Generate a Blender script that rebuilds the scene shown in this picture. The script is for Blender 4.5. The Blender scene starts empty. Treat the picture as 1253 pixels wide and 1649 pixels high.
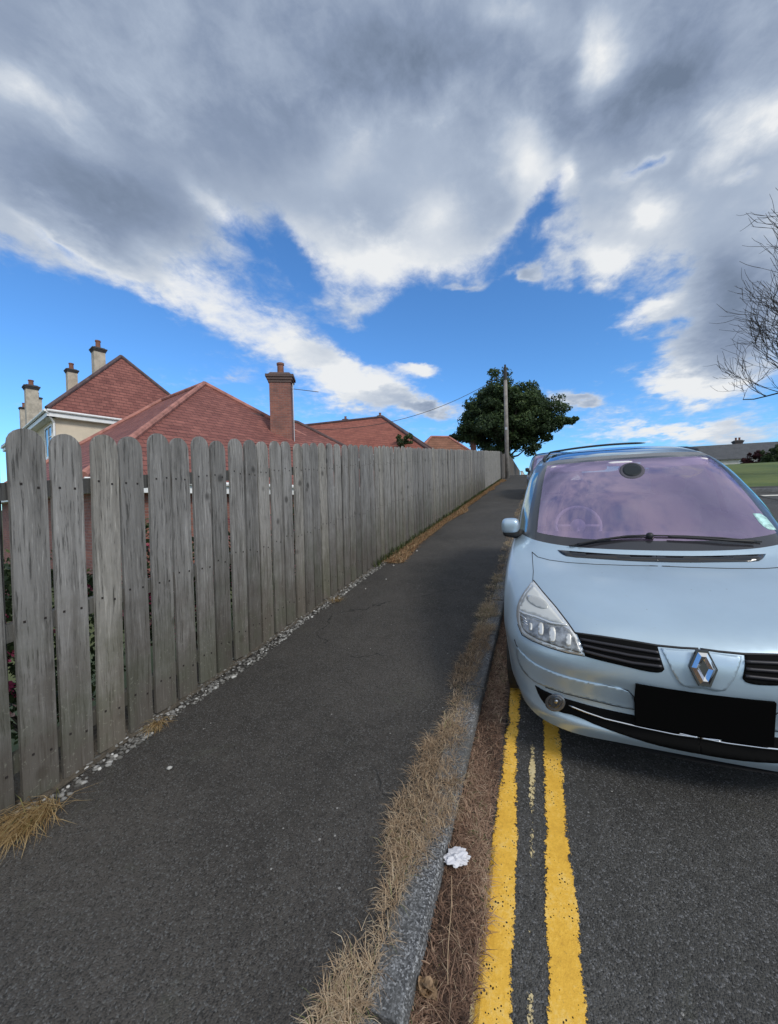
import bpy, bmesh, math, random
import numpy as np
from mathutils import Vector, Matrix
from mathutils.bvhtree import BVHTree
from mathutils.geometry import delaunay_2d_cdt
R = math.radians
random.seed(7)
rng = np.random.default_rng(7)
sc = bpy.context.scene
C = sc.collection

# ------------------------------------------------------------ camera
FPX, PW, PH = 622.0, 1253.0, 1649.0
EYE = np.array([0.0, 0.0, 1.72])
_y, _p, _r = R(21.4), R(-0.75), R(1.5)
FW = np.array([-math.sin(_y)*math.cos(_p), math.cos(_y)*math.cos(_p), math.sin(_p)])
_R0 = np.cross(FW, [0, 0, 1]); _R0 /= np.linalg.norm(_R0); _U0 = np.cross(_R0, FW)
RT = math.cos(_r)*_R0 - math.sin(_r)*_U0
UP = math.cos(_r)*_U0 + math.sin(_r)*_R0
cam = bpy.data.cameras.new('camera')
cam.sensor_fit = 'HORIZONTAL'; cam.sensor_width = 36.0; cam.lens = FPX/PW*36.0
cam.clip_start = 0.05; cam.clip_end = 3000
camo = bpy.data.objects.new('camera', cam); C.objects.link(camo)
camo.matrix_world = Matrix(((RT[0], UP[0], -FW[0], EYE[0]), (RT[1], UP[1], -FW[1], EYE[1]), (RT[2], UP[2], -FW[2], EYE[2]), (0, 0, 0, 1)))
sc.camera = camo
sc.view_settings.view_transform = 'Standard'
sc.view_settings.look = 'None'
sc.view_settings.exposure = 0.0
sc.view_settings.gamma = 1.0
sc.cycles.max_bounces = 8
sc.cycles.transparent_max_bounces = 16

# ------------------------------------------------------------ node helper
class NT:
    def __init__(s, tree): s.t = tree; s.t.nodes.clear()
    def n(s, typ, **kw):
        nd = s.t.nodes.new(typ)
        for k, v in kw.items():
            if k.startswith('i_'):
                key = k[2:]; key = int(key) if key.isdigit() else key.replace('_', ' ')
                s.put(nd.inputs[key], v)
            else: setattr(nd, k, v)
        return nd
    def put(s, sock, v):
        if isinstance(v, bpy.types.NodeSocket): s.t.links.new(v, sock)
        elif isinstance(v, bpy.types.Node): s.t.links.new(v.outputs[0], sock)
        else: sock.default_value = v
    def m(s, op, a, b=None, c=None, clamp=False):
        nd = s.t.nodes.new('ShaderNodeMath'); nd.operation = op; nd.use_clamp = clamp
        s.put(nd.inputs[0], a)
        if b is not None: s.put(nd.inputs[1], b)
        if c is not None: s.put(nd.inputs[2], c)
        return nd.outputs[0]
    def v(s, op, a, b=None):
        nd = s.t.nodes.new('ShaderNodeVectorMath'); nd.operation = op
        s.put(nd.inputs[0], a)
        if b is not None: s.put(nd.inputs[1], b)
        return nd.outputs['Value'] if op in ('DOT_PRODUCT', 'LENGTH') else nd.outputs['Vector']
    def mix(s, fac, a, b, blend='MIX'):
        nd = s.t.nodes.new('ShaderNodeMix'); nd.data_type = 'RGBA'; nd.blend_type = blend
        s.put(nd.inputs[0], fac); s.put(nd.inputs[6], a); s.put(nd.inputs[7], b)
        return nd.outputs[2]
    def noise(s, vec, scale, detail=4, rough=.55, dist=0.0):
        nd = s.n('ShaderNodeTexNoise', i_Scale=scale, i_Detail=detail, i_Roughness=rough, i_Distortion=dist)
        if vec is not None: s.put(nd.inputs['Vector'], vec)
        return nd.outputs['Fac']
    def ss(s, x, lo, hi, a=0.0, b=1.0):
        nd = s.n('ShaderNodeMapRange', interpolation_type='SMOOTHSTEP')
        s.put(nd.inputs[0], x)
        for i, q in enumerate((lo, hi, a, b)): nd.inputs[1+i].default_value = q
        return nd.outputs[0]
    def lin(s, x, lo, hi, a=0.0, b=1.0):
        nd = s.n('ShaderNodeMapRange'); s.put(nd.inputs[0], x)
        for i, q in enumerate((lo, hi, a, b)): nd.inputs[1+i].default_value = q
        return nd.outputs[0]
    def ramp(s, x, stops):
        nd = s.n('ShaderNodeValToRGB'); cr = nd.color_ramp
        while len(cr.elements) < len(stops): cr.elements.new(0.5)
        for e, (p, c) in zip(cr.elements, stops): e.position = p; e.color = (*c, 1)
        s.put(nd.inputs[0], x); return nd.outputs[0]

# ------------------------------------------------------------ world: sky with clouds (azimuth / elevation in degrees)
SUN_EL, SUN_AZ = 38.0, 120.0       # azimuth measured from +Y towards +X
world = bpy.data.worlds.new('World'); sc.world = world; world.use_nodes = True
w = NT(world.node_tree)
# cloud banks and gaps: azimuth, elevation, 2x2 falloff matrix, weight
DENS= [(-47.33, 46.28, 0.02772, -0.00603, 0.02452, -0.15118, 1.5), (-7.87, 46.85, 0.02833, -0.00138, -0.01614, -0.12887, 1.5), (-58.96, 32.19, 0.07153, -0.03404, -0.0142, -0.13362, 1.2), (-48.99, 26.01, 0.05471, -0.03064, -0.12242, -0.39158, 0.68), (-20.95, 34.19, 0.0648, -0.00249, -0.00406, -0.18992, 1.1), (-4.88, 36.31, 0.14852, -0.00496, -0.03135, -0.19759, 0.6), (19.21, 37.29, 0.08575, -0.00157, -0.06219, -0.14487, 1.3), (10.82, 31.57, 0.16907, -0.00359, -0.07267, -0.24022, 1.0), (21.04, 21.91, 0.18154, -0.00224, -0.05, -0.14456, 1.2), (6.27, 28.09, 0.25236, -0.00562, -0.09614, -0.40003, 0.8), (-26.5, 18.74, 0.11042, -0.04332, -0.07993, -0.27522, 1.2), (-15.76, 19.94, 0.27513, -0.00776, -0.04264, -0.77881, 1.5), (-15.19, 14.27, 0.33572, -0.07244, -0.19195, -0.88268, 1.4), (16.07, 13.29, 0.18157, -0.00247, -0.11319, -0.55991, 0.8), (13.62, 8.59, 0.13488, -0.00193, -0.11416, -0.85153, 0.8), (12.57, 22.03, 0.25867, 0.10125, 0.13801, -0.64078, 0.95), (4.86, 12.66, 0.36145, -0.06865, -0.33539, -1.04684, 1.2), (-43.25, 18.09, 0.4887, -0.01579, 0.12142, -1.3061, 0.45), (-9.87, 28.49, 0.22916, 0.04382, 0.04133, -1.30823, 0.8), (-33.94, 23.23, 0.11941, -0.06651, -0.13859, -0.39689, 0.55), (17.82, 16.76, 0.20121, -0.00266, -0.07897, -0.30889, 0.9), (-40.09, 38.18, 0.04881, -0.01493, 0.0043, -0.15437, 0.5), (20.36, 6.95, 0.21797, 0.01198, -0.01948, -0.73987, 0.5), (-0.57, 29.09, 0.56681, -0.01489, -0.20179, -1.10358, 1.2), (-26.69, 26.82, 0.15594, -0.03979, -0.06045, -0.48548, 0.55), (-23.02, 27.55, 0.23565, 0.0726, 0.12328, -0.61927, 0.35), (-19.72, 15.73, 0.17796, -0.0392, -0.12569, -0.64309, 0.5), (-40.73, 32.71, 0.14331, -0.1526, -0.20523, -0.37336, -0.55), (-10.47, 22.83, 0.0569, -0.00157, -0.01691, -0.1881, -1.1), (-59.94, 20.52, 0.08976, -0.00293, 0.04899, -0.21359, -1.2), (12.51, 35.24, 0.27655, 0.14684, 0.12143, -1.48892, -0.9), (1.57, 35.09, 0.31872, -0.408, -0.17642, -0.24173, -0.75), (-2.52, 31.78, 0.23879, 0.15548, 0.09177, -0.35409, -0.5), (21.17, 31.65, 1.00548, -0.01472, -0.60408, -1.38643, -0.5), (-61.82, 28.37, 0.27747, -0.15428, -0.52476, -1.53483, -0.6), (-35.35, 31.79, 0.13131, -0.2193, -0.43665, -0.43233, -0.55)]
BRI= [(12.11, 31.44, 0.33403, 0.11874, -0.00216, -0.49276, 0.7), (-0.62, 40.75, 0.25732, -0.18752, -0.13718, -0.32203, 0.3), (-26.07, 41.96, 0.10378, 0.10685, 0.15002, -0.44337, 0.2), (-57.99, 27.61, 0.14414, -0.0774, -0.21808, -0.74207, 0.25), (19.16, 34.17, 0.33753, 0.22483, 0.17525, -0.55258, 0.3), (7.78, 44.76, 0.4268, -0.16283, -0.19686, -0.49883, 0.3), (23.59, 34.4, 0.7279, -0.0101, -0.28387, -0.57835, 0.3), (-58.69, 38.45, 0.16976, -0.13903, -0.17467, -0.56501, 0.2), (-13.29, 43.98, 0.24697, -0.19814, -0.09253, -0.33712, 0.15), (-22.86, 31.99, 0.08456, -0.00314, -0.00225, -0.30685, 0.5), (-13.6, 36.5, 0.17271, 0.13806, 0.10846, -0.37961, 0.4), (-41.44, 24.76, 0.09862, -0.05699, -0.1497, -0.44432, 0.7), (16.07, 13.29, 0.19166, -0.00261, -0.14718, -0.72787, 0.7), (-26.04, 18.75, 0.12222, -0.00372, 0.00046, -0.40846, 0.7), (-15.94, 19.95, 0.36657, -0.01036, -0.05579, -1.03822, 0.8), (5.41, 37.36, 0.68427, -0.01927, -0.2064, -0.78768, 0.5), (9.16, 44.74, 0.27754, -0.23132, -0.17908, -0.34332, 0.35), (-63.87, 39.74, 0.50913, -0.38274, -0.12174, -0.47512, 0.35), (-2.7, 49.12, 0.20329, -0.01002, -0.12358, -0.69062, 0.35), (21.72, 35.3, 0.34136, -0.00531, -0.2129, -0.45811, 0.4), (-59.72, 40.2, 0.33517, -0.24526, -0.12244, -0.77863, 0.2), (7.34, 28.44, 0.35407, -0.00773, -0.13698, -0.54258, 0.5), (13.62, 8.59, 0.16188, -0.00232, -0.13063, -0.97317, 0.6), (12.58, 22.35, 0.32133, 0.12616, 0.19876, -0.94439, 0.5), (-0.68, 38.77, 0.20791, -0.00691, -0.07858, -0.39054, 0.3), (-44.17, 35.35, 0.15483, -0.20276, -0.52581, -0.74412, 0.4), (-18.48, 48.15, 0.07908, -0.0046, -0.01318, -0.35901, -0.3), (-52.78, 33.99, 0.08876, -0.03919, -0.0087, -0.25007, -0.3), (21.03, 21.33, 0.22189, -0.00271, -0.06491, -0.19108, -0.4), (14.19, 41.01, 0.15464, 0.06549, -0.04615, -0.37986, -0.3), (3.33, 42.19, 0.22048, -0.00751, -0.10925, -0.4469, -0.2), (-37.47, 41.09, 0.10004, -0.00509, 0.04293, -0.33926, -0.2)]
out = w.n('ShaderNodeOutputWorld')
bg = w.n('ShaderNodeBackground', i_Strength=0.1)
w.t.links.new(bg.outputs[0], out.inputs[0])
tc = w.n('ShaderNodeTexCoord')
d = w.v('NORMALIZE', tc.outputs['Generated'])
sx = w.n('ShaderNodeSeparateXYZ', i_0=d)
X_, Y_, Z_ = sx.outputs
az = w.m('MULTIPLY', w.m('ARCTAN2', X_, Y_), 57.29578)
el = w.m('MULTIPLY', w.m('ARCSINE', Z_), 57.29578)
zz = w.m('ADD', w.m('MAXIMUM', Z_, 0.0), 0.16)
q = w.n('ShaderNodeCombineXYZ', i_0=w.m('DIVIDE', X_, zz), i_1=w.m('MULTIPLY', w.m('DIVIDE', Y_, zz), 0.9), i_2=0.0).outputs[0]
wn = w.n('ShaderNodeTexNoise', i_Scale=1.6, i_Detail=5, i_Roughness=.6); w.put(wn.inputs['Vector'], q)
wc = w.n('ShaderNodeSeparateXYZ', i_0=wn.outputs['Color'])
wn2 = w.n('ShaderNodeTexNoise', i_Scale=6.0, i_Detail=5, i_Roughness=.6); w.put(wn2.inputs['Vector'], q)
wc2 = w.n('ShaderNodeSeparateXYZ', i_0=wn2.outputs['Color'])
def warp(base, a, b, k1, k2):
    return w.m('ADD', base, w.m('ADD', w.m('MULTIPLY', w.m('SUBTRACT', a, .5), k1), w.m('MULTIPLY', w.m('SUBTRACT', b, .5), k2)))
P_ = w.n('ShaderNodeCombineXYZ', i_0=warp(az, wc.outputs[0], wc2.outputs[0], 9, 6), i_1=warp(el, wc.outputs[1], wc2.outputs[1], 6, 4), i_2=1.0).outputs[0]
def blobs(lst):
    acc = None
    for (a0, e0, m11, m12, m21, m22, wt) in lst:
        d1 = w.v('DOT_PRODUCT', P_, (m11, m12, -(m11*a0+m12*e0)))
        d2 = w.v('DOT_PRODUCT', P_, (m21, m22, -(m21*a0+m22*e0)))
        g = w.m('POWER', 0.36788, w.m('MULTIPLY_ADD', d2, d2, w.m('MULTIPLY', d1, d1)))
        acc = w.m('MULTIPLY', g, wt) if acc is None else w.m('MULTIPLY_ADD', g, wt, acc)
    return acc
dens = blobs(DENS+[(58, 50, .03, 0, 0, .05, 1.1)]); bri = blobs(BRI)  # appended bank lies out of view, added to pale the windscreen's reflection
n1 = w.noise(q, 3.6, 9, .60, .35); n2 = w.noise(q, 12.0, 7, .62, .3)
qs = w.v('MULTIPLY', q, (1.3, 1.1, 1.0)); n3 = w.noise(qs, 15.0, 6, .68, .4)
fine = w.m('ADD', w.m('MULTIPLY', w.m('SUBTRACT', n1, .5), 1.25), w.m('ADD', w.m('MULTIPLY', w.m('SUBTRACT', n2, .5), 1.0), w.m('MULTIPLY', w.m('SUBTRACT', n3, .5), .42)))
back = w.ss(w.v('DOT_PRODUCT', d, (-0.365, 0.931, 0.0)), 0.15, -0.35)     # sky behind the viewer: bright cloud added out of view to light surfaces
dens = w.m('ADD', dens, w.m('MULTIPLY', back, .55)); dens = w.m('ADD', dens, w.ss(Z_, .74, .92, 0, .55))  # last term: unseen overhead cloud added for what the windscreen reflects
dtot = w.m('ADD', dens, w.m('MULTIPLY', fine, .85))
cov = w.ss(dtot, -0.04, 0.86)
thick = w.ss(w.m('ADD', dtot, w.m('MULTIPLY', w.m('SUBTRACT', wc.outputs[2], .5), .8)), .45, 1.5)
lum = w.m('ADD', w.m('SUBTRACT', 0.74, w.m('MULTIPLY', thick, .36)), w.m('ADD', bri, w.m('MULTIPLY', fine, .55)), clamp=True)
lum = w.m('ADD', lum, w.m('MULTIPLY', back, .5), clamp=True)
ccol = w.ramp(lum, [(0.0, (.16, .21, .30)), (.25, (.25, .315, .44)), (.55, (.40, .475, .60)), (.85, (.66, .71, .78)), (1.0, (.84, .86, .88))])
ccol = w.v('SCALE', ccol); ccol.node.inputs['Scale'].default_value = 10.0
sky = w.n('ShaderNodeTexSky', sky_type='NISHITA', sun_disc=False, sun_elevation=R(SUN_EL), sun_rotation=R(SUN_AZ), air_density=1.0, dust_density=0.3, ozone_density=2.0)
blue = w.v('MULTIPLY', sky.outputs[0], (.82, 1.42, 1.98))
w.put(bg.inputs['Color'], w.mix(cov, blue, ccol))

sun = bpy.data.lights.new('sun', 'SUN'); sun.energy = 2.0; sun.angle = R(14); sun.color = (1, .95, .88)
suno = bpy.data.objects.new('sun', sun); C.objects.link(suno)
_sd = Vector((math.sin(R(SUN_AZ))*math.cos(R(SUN_EL)), math.cos(R(SUN_AZ))*math.cos(R(SUN_EL)), math.sin(R(SUN_EL))))
suno.rotation_euler = _sd.to_track_quat('Z', 'Y').to_euler()
# ------------------------------------------------------------ scene helpers
def link(name, me, mat=None, parent=None):
    o = bpy.data.objects.new(name, me); C.objects.link(o)
    if mat is not None and not me.materials: me.materials.append(mat)
    if parent is not None: o.parent = parent
    return o
def tag(o, label=None, cat=None, group=None, kind=None):
    if label: o['label'] = label
    if cat: o['category'] = cat
    if group: o['group'] = group
    if kind: o['kind'] = kind
    return o
def empty(name, loc=(0, 0, 0), rz=0.0):
    o = bpy.data.objects.new(name, None); C.objects.link(o); o.location = loc; o.rotation_euler = (0, 0, rz); o.empty_display_size = .1
    return o
class MB:
    """collects faces; build() makes ONE mesh object of them"""
    def __init__(s): s.v = []; s.f = []; s.uv = None
    def add(s, vs, fs):
        b = len(s.v); s.v += [tuple(map(float, p)) for p in vs]; s.f += [tuple(b+i for i in f) for f in fs]
    def box(s, c, size, rz=0.0, taper=1.0, slope=0.0):
        cx, cy, cz = c; hx, hy, hz = size[0]/2, size[1]/2, size[2]/2
        vs = []
        for z, k in ((-hz, 1.0), (hz, taper)):
            for x, y in ((-hx, -hy), (hx, -hy), (hx, hy), (-hx, hy)):
                x2, y2 = x*k, y*k
                vs.append((cx+x2*math.cos(rz)-y2*math.sin(rz), cy+x2*math.sin(rz)+y2*math.cos(rz), cz+z+slope*y2))
        s.add(vs, [(0, 3, 2, 1), (4, 5, 6, 7), (0, 1, 5, 4), (1, 2, 6, 5), (2, 3, 7, 6), (3, 0, 4, 7)])
    def tube(s, pts, rad, n=8, cap=True):
        pts = [Vector(p) for p in pts]; m = len(pts)
        rr = rad if hasattr(rad, '__len__') else [rad]*m
        ref = None; vs = []
        for i, p in enumerate(pts):
            t = (pts[min(i+1, m-1)]-pts[max(i-1, 0)]).normalized()
            if ref is None: ref = t.orthogonal().normalized()
            ref = (ref-t*ref.dot(t)); ref = ref.normalized() if ref.length > 1e-6 else t.orthogonal().normalized()
            b = t.cross(ref)
            for k in range(n):
                a = 2*math.pi*k/n
                vs.append(p+(ref*math.cos(a)+b*math.sin(a))*rr[i])
        fs = []
        for i in range(m-1):
            for k in range(n):
                k2 = (k+1) % n
                fs.append((i*n+k, i*n+k2, (i+1)*n+k2, (i+1)*n+k))
        if cap: fs += [tuple(range(n-1, -1, -1)), tuple((m-1)*n+k for k in range(n))]
        s.add(vs, fs)
    def lathe(s, prof, c=(0, 0, 0), n=20, axis='z'):
        vs = []; m = len(prof)
        for (r, h) in prof:
            for k in range(n):
                a = 2*math.pi*k/n; p = (r*math.cos(a), r*math.sin(a), h)
                if axis == 'x': p = (h, p[0], p[1])
                elif axis == 'y': p = (p[0], h, p[1])
                vs.append((c[0]+p[0], c[1]+p[1], c[2]+p[2]))
        fs = [(i*n+k, i*n+(k+1) % n, (i+1)*n+(k+1) % n, (i+1)*n+k) for i in range(m-1) for k in range(n)]
        s.add(vs, fs)
    def build(s, name, mat=None, parent=None, smooth=False):
        me = bpy.data.meshes.new(name); me.from_pydata(s.v, [], s.f); me.update()
        if smooth: me.polygons.foreach_set('use_smooth', [True]*len(me.polygons))
        return link(name, me, mat, parent)
def np_mesh(name, V, F, mat=None, parent=None, attr=None, smooth=False):
    """fast mesh: V (n,3), F (m,k) constant face size; attr = {name: per-face float}"""
    V = np.asarray(V, np.float32); F = np.asarray(F, np.int32)
    me = bpy.data.meshes.new(name); k = F.shape[1]
    me.vertices.add(len(V)); me.vertices.foreach_set('co', V.ravel())
    me.loops.add(F.size); me.loops.foreach_set('vertex_index', F.ravel())
    me.polygons.add(len(F)); me.polygons.foreach_set('loop_start', np.arange(0, F.size, k, dtype=np.int32))
    me.polygons.foreach_set('loop_total', np.full(len(F), k, np.int32))
    me.update(calc_edges=True); me.validate()
    if attr:
        for an, a in attr.items():
            at = me.attributes.new(an, 'FLOAT', 'FACE'); at.data.foreach_set('value', np.asarray(a, np.float32))
    if smooth: me.polygons.foreach_set('use_smooth', np.ones(len(F), bool))
    return link(name, me, mat, parent)

# ------------------------------------------------------------ materials
def newmat(name):
    m = bpy.data.materials.new(name); m.use_nodes = True
    t = NT(m.node_tree); o = t.n('ShaderNodeOutputMaterial'); b = t.n('ShaderNodeBsdfPrincipled')
    t.t.links.new(b.outputs[0], o.inputs[0]); t.out = o; t.b = b
    return m, t
def plain(name, col, rough=.6, metal=0.0, spec=.5, coat=0.0, bump=None, var=0.0, vs=6.0):
    m, t = newmat(name)
    t.b.inputs['Roughness'].default_value = rough; t.b.inputs['Metallic'].default_value = metal
    t.b.inputs['Specular IOR Level'].default_value = spec
    t.b.inputs['Coat Weight'].default_value = coat; t.b.inputs['Coat Roughness'].default_value = .05
    oc = t.n('ShaderNodeTexCoord').outputs['Object']
    if var:
        nz = t.noise(oc, vs, 5, .6)
        t.put(t.b.inputs['Base Color'], t.mix(t.ss(nz, .3, .7), (*[c*(1-var) for c in col], 1), (*[min(1, c*(1+var)) for c in col], 1)))
    else: t.b.inputs['Base Color'].default_value = (*col, 1)
    if bump:
        bn = t.n('ShaderNodeBump', i_Strength=bump[1], i_Distance=bump[2]); t.put(bn.inputs['Height'], t.noise(oc, bump[0], 6, .6))
        t.put(t.b.inputs['Normal'], bn.outputs[0])
    return m
def asphalt(name, base, light, patches=True):
    m, t = newmat(name)
    oc = t.n('ShaderNodeTexCoord').outputs['Object']
    big = t.noise(oc, .9, 5, .6, .5); mid = t.noise(oc, 9, 5, .65); fine = t.noise(oc, 90, 3, .7)
    vo = t.n('ShaderNodeTexVoronoi', i_Scale=170.0); t.put(vo.inputs['Vector'], oc)
    vc = t.n('ShaderNodeSeparateColor', i_0=vo.outputs['Color'])
    col = t.mix(t.ss(big, .3, .72), (*[c*.68 for c in base], 1), (*[c*1.38 for c in base], 1))
    col = t.mix(t.m('MULTIPLY', t.ss(mid, .35, .75), .45), col, (*[c*1.6 for c in base], 1))
    col = t.mix(t.m('MULTIPLY', t.ss(vc.outputs[0], .72, .97), .75), col, (*light, 1))
    col = t.mix(t.m('MULTIPLY', t.ss(vc.outputs[1], .62, .95), .8), col, (*[c*.35 for c in base], 1))
    vo2 = t.n('ShaderNodeTexVoronoi', i_Scale=16.0); t.put(vo2.inputs['Vector'], oc)
    speck = t.m('MULTIPLY', t.m('LESS_THAN', vo2.outputs['Distance'], .085), t.m('GREATER_THAN', t.n('ShaderNodeSeparateColor', i_0=vo2.outputs['Color']).outputs[0], .86))
    col = t.mix(t.m('MULTIPLY', speck, .8), col, (.34, .33, .31, 1))
    # moss / dust stains
    st = t.ss(t.noise(oc, 2.3, 6, .7, 1.0), .58, .75)
    col = t.mix(t.m('MULTIPLY', st, .35), col, (.075, .078, .055, 1))
    # hairline cracks
    cr = t.n('ShaderNodeTexVoronoi', feature='DISTANCE_TO_EDGE', i_Scale=.55)
    wv = t.n('ShaderNodeTexNoise', i_Scale=3.0, i_Detail=4.0); t.put(wv.inputs['Vector'], oc)
    t.put(cr.inputs['Vector'], t.v('ADD', oc, t.v('MULTIPLY', wv.outputs['Color'], (.5, .5, .5))))
    ck = t.m('MULTIPLY', t.m('LESS_THAN', cr.outputs['Distance'], .0035), t.ss(t.noise(oc, .7, 2), .55, .61))
    col = t.mix(t.m('MULTIPLY', ck, .85), col, (.012, .012, .012, 1))
    t.put(t.b.inputs['Base Color'], col); t.b.inputs['Roughness'].default_value = .82; t.b.inputs['Specular IOR Level'].default_value = .35
    h = t.m('ADD', t.m('MULTIPLY', vo.outputs['Distance'], -.7), t.m('ADD', t.m('MULTIPLY', fine, .8), t.m('MULTIPLY', ck, -1.0)))
    bn = t.n('ShaderNodeBump', i_Strength=.9, i_Distance=.006); t.put(bn.inputs['Height'], h)
    t.put(t.b.inputs['Normal'], bn.outputs[0])
    return m
M_path = asphalt('path_asphalt', (.053, .048, .042), (.13, .13, .125))
M_road = asphalt('road_asphalt', (.060, .058, .053), (.17, .17, .17))

def wood(name, c1, c2, c3, green=.78):
    m, t = newmat(name)
    oc = t.n('ShaderNodeTexCoord').outputs['Object']
    oi = t.n('ShaderNodeObjectInfo'); rnd = oi.outputs['Random']
    off = t.n('ShaderNodeCombineXYZ', i_0=t.m('MULTIPLY', rnd, 37.0), i_1=t.m('MULTIPLY', rnd, 91.0), i_2=t.m('MULTIPLY', rnd, 53.0)).outputs[0]
    p = t.v('ADD', oc, off)
    ps = t.v('MULTIPLY', p, (1.0, 1.0, .045))
    wz = t.n('ShaderNodeTexNoise', i_Scale=3.0, i_Detail=3.0); t.put(wz.inputs['Vector'], p)
    ps = t.v('ADD', ps, t.v('MULTIPLY', wz.outputs['Color'], (.03, .03, 0)))
    grain = t.noise(ps, 75, 6, .72); broad = t.noise(ps, 16, 4, .6); blot = t.noise(t.v('MULTIPLY', p, (1, 1, .4)), 7, 5, .65)
    # knots
    kn = t.n('ShaderNodeTexVoronoi', i_Scale=4.2); t.put(kn.inputs['Vector'], t.v('MULTIPLY', p, (1.2, 1.0, .8)))
    kd = t.m('ADD', kn.outputs['Distance'], t.m('MULTIPLY', t.m('SUBTRACT', blot, .5), .10))
    knot = t.ss(kd, .17, .06)
    col = t.mix(t.ss(broad, .3, .7), (*c1, 1), (*c2, 1))
    col = t.mix(t.m('MULTIPLY', t.ss(grain, .52, .72), .75), col, (*c3, 1))
    col = t.mix(t.m('MULTIPLY', t.ss(grain, .47, .36), .8), col, (*[c*.30 for c in c1], 1))
    col = t.mix(t.m('MULTIPLY', t.ss(blot, .52, .75), .45), col, (*[c*.5 for c in c1], 1))
    col = t.mix(t.m('MULTIPLY', knot, .75), col, (*[c*.28 for c in c1], 1))
    # algae and splash dirt, growing up from the foot in patches
    z = t.n('ShaderNodeSeparateXYZ', i_0=oc).outputs[2]
    al = t.m('MULTIPLY', t.ss(t.m('ADD', z, t.m('MULTIPLY', t.noise(p, 5, 5, .65), 1.3)), 1.95, .70), green)
    col = t.mix(al, col, t.mix(t.ss(t.noise(p, 3, 4), .4, .6), (.078, .078, .050, 1), (.085, .072, .055, 1)))
    lich = t.m('MULTIPLY', t.ss(t.noise(p, 46, 4, .7), .60, .68), t.ss(z, 1.0, .1))
    col = t.mix(t.m('MULTIPLY', lich, .55), col, (.30, .30, .24, 1))
    col = t.mix(1.0, col, t.ramp(rnd, [(0, (.74, .74, .75)), (.5, (.98, .98, 1)), (1, (1.2, 1.17, 1.12))]), 'MULTIPLY')
    t.put(t.b.inputs['Base Color'], col); t.b.inputs['Roughness'].default_value = .85; t.b.inputs['Specular IOR Level'].default_value = .25
    bn = t.n('ShaderNodeBump', i_Strength=.7, i_Distance=.004); t.put(bn.inputs['Height'], t.m('ADD', grain, t.m('MULTIPLY', knot, -.8)))
    t.put(t.b.inputs['Normal'], bn.outputs[0])
    return m
M_wood = wood('weathered_wood', (.165, .157, .143), (.265, .255, .236), (.47, .45, .415))
M_rail = wood('rail_wood', (.07, .07, .068), (.10, .10, .095), (.15, .15, .14))
M_wood2 = wood('brown_wood', (.10, .088, .076), (.15, .13, .115), (.20, .18, .16))

def kerbstone():
    m, t = newmat('kerb_stone')
    oc = t.n('ShaderNodeTexCoord').outputs['Object']
    a = t.noise(oc, 95, 5, .8); b = t.noise(oc, 3.0, 5, .65); c = t.noise(oc, 14, 5, .6)
    vo = t.n('ShaderNodeTexVoronoi', i_Scale=190.0); t.put(vo.inputs['Vector'], oc); vr = t.n('ShaderNodeSeparateColor', i_0=vo.outputs['Color']).outputs[0]
    col = t.ramp(t.m('ADD', t.m('MULTIPLY', a, .58), t.m('MULTIPLY', vr, .42)), [(.28, (.025, .026, .027)), (.45, (.085, .086, .088)), (.6, (.17, .173, .176)), (.78, (.48, .49, .50))])
    col = t.mix(t.m('MULTIPLY', t.ss(b, .42, .66), .75), col, (.085, .085, .08, 1))
    col = t.mix(t.m('MULTIPLY', t.ss(c, .60, .72), .6), col, (.05, .05, .042, 1))
    t.put(t.b.inputs['Base Color'], col); t.b.inputs['Roughness'].default_value = .85
    bn = t.n('ShaderNodeBump', i_Strength=.6, i_Distance=.006); t.put(bn.inputs['Height'], t.m('ADD', a, c)); t.put(t.b.inputs['Normal'], bn.outputs[0])
    return m
M_kerb = kerbstone()
def paint_line(nm, stops):
    m, t = newmat(nm)
    oc = t.n('ShaderNodeTexCoord').outputs['Object']
    uv = t.n('ShaderNodeUVMap').outputs[0]                 # u: -1 .. 1 across the line
    sep = t.n('ShaderNodeSeparateXYZ', i_0=uv); u, wr = sep.outputs[0], sep.outputs[1]
    n1 = t.noise(oc, 55, 6, .75); n2 = t.noise(oc, 5.5, 5, .65); n3 = t.noise(oc, 120, 3, .7)
    edge = t.m('ABSOLUTE', u)
    keep = t.m('ADD', t.m('MULTIPLY', t.m('SUBTRACT', .68, t.m('MULTIPLY', edge, edge)), .85), t.m('ADD', t.m('MULTIPLY', t.m('SUBTRACT', n1, .5), 1.1), t.m('ADD', t.m('MULTIPLY', t.m('SUBTRACT', n2, .5), 1.15), t.m('MULTIPLY', t.m('SUBTRACT', n3, .5), .7))))
    keep = t.m('SUBTRACT', keep, wr)
    mask = t.ss(keep, -.09, -.02)
    pit = t.n('ShaderNodeTexVoronoi', i_Scale=110.0); t.put(pit.inputs['Vector'], oc)
    mask = t.m('MULTIPLY', mask, t.m('SUBTRACT', 1.0, t.m('MULTIPLY', t.m('LESS_THAN', pit.outputs['Distance'], t.m('MULTIPLY', t.ss(n2, .35, .7), .55)), t.m('GREATER_THAN', t.n('ShaderNodeSeparateColor', i_0=pit.outputs['Color']).outputs[0], .72))))
    col = t.ramp(t.m('ADD', t.m('MULTIPLY', n1, .5), t.m('MULTIPLY', n2, .5)), stops)
    col = t.mix(t.m('MULTIPLY', t.ss(n3, .60, .72), .5), col, (.10, .085, .06, 1))
    t.put(t.b.inputs['Base Color'], col); t.b.inputs['Roughness'].default_value = .7
    t.put(t.b.inputs['Alpha'], mask)
    bn = t.n('ShaderNodeBump', i_Strength=.6, i_Distance=.003); t.put(bn.inputs['Height'], t.m('ADD', n3, n1)); t.put(t.b.inputs['Normal'], bn.outputs[0])
    return m
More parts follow.
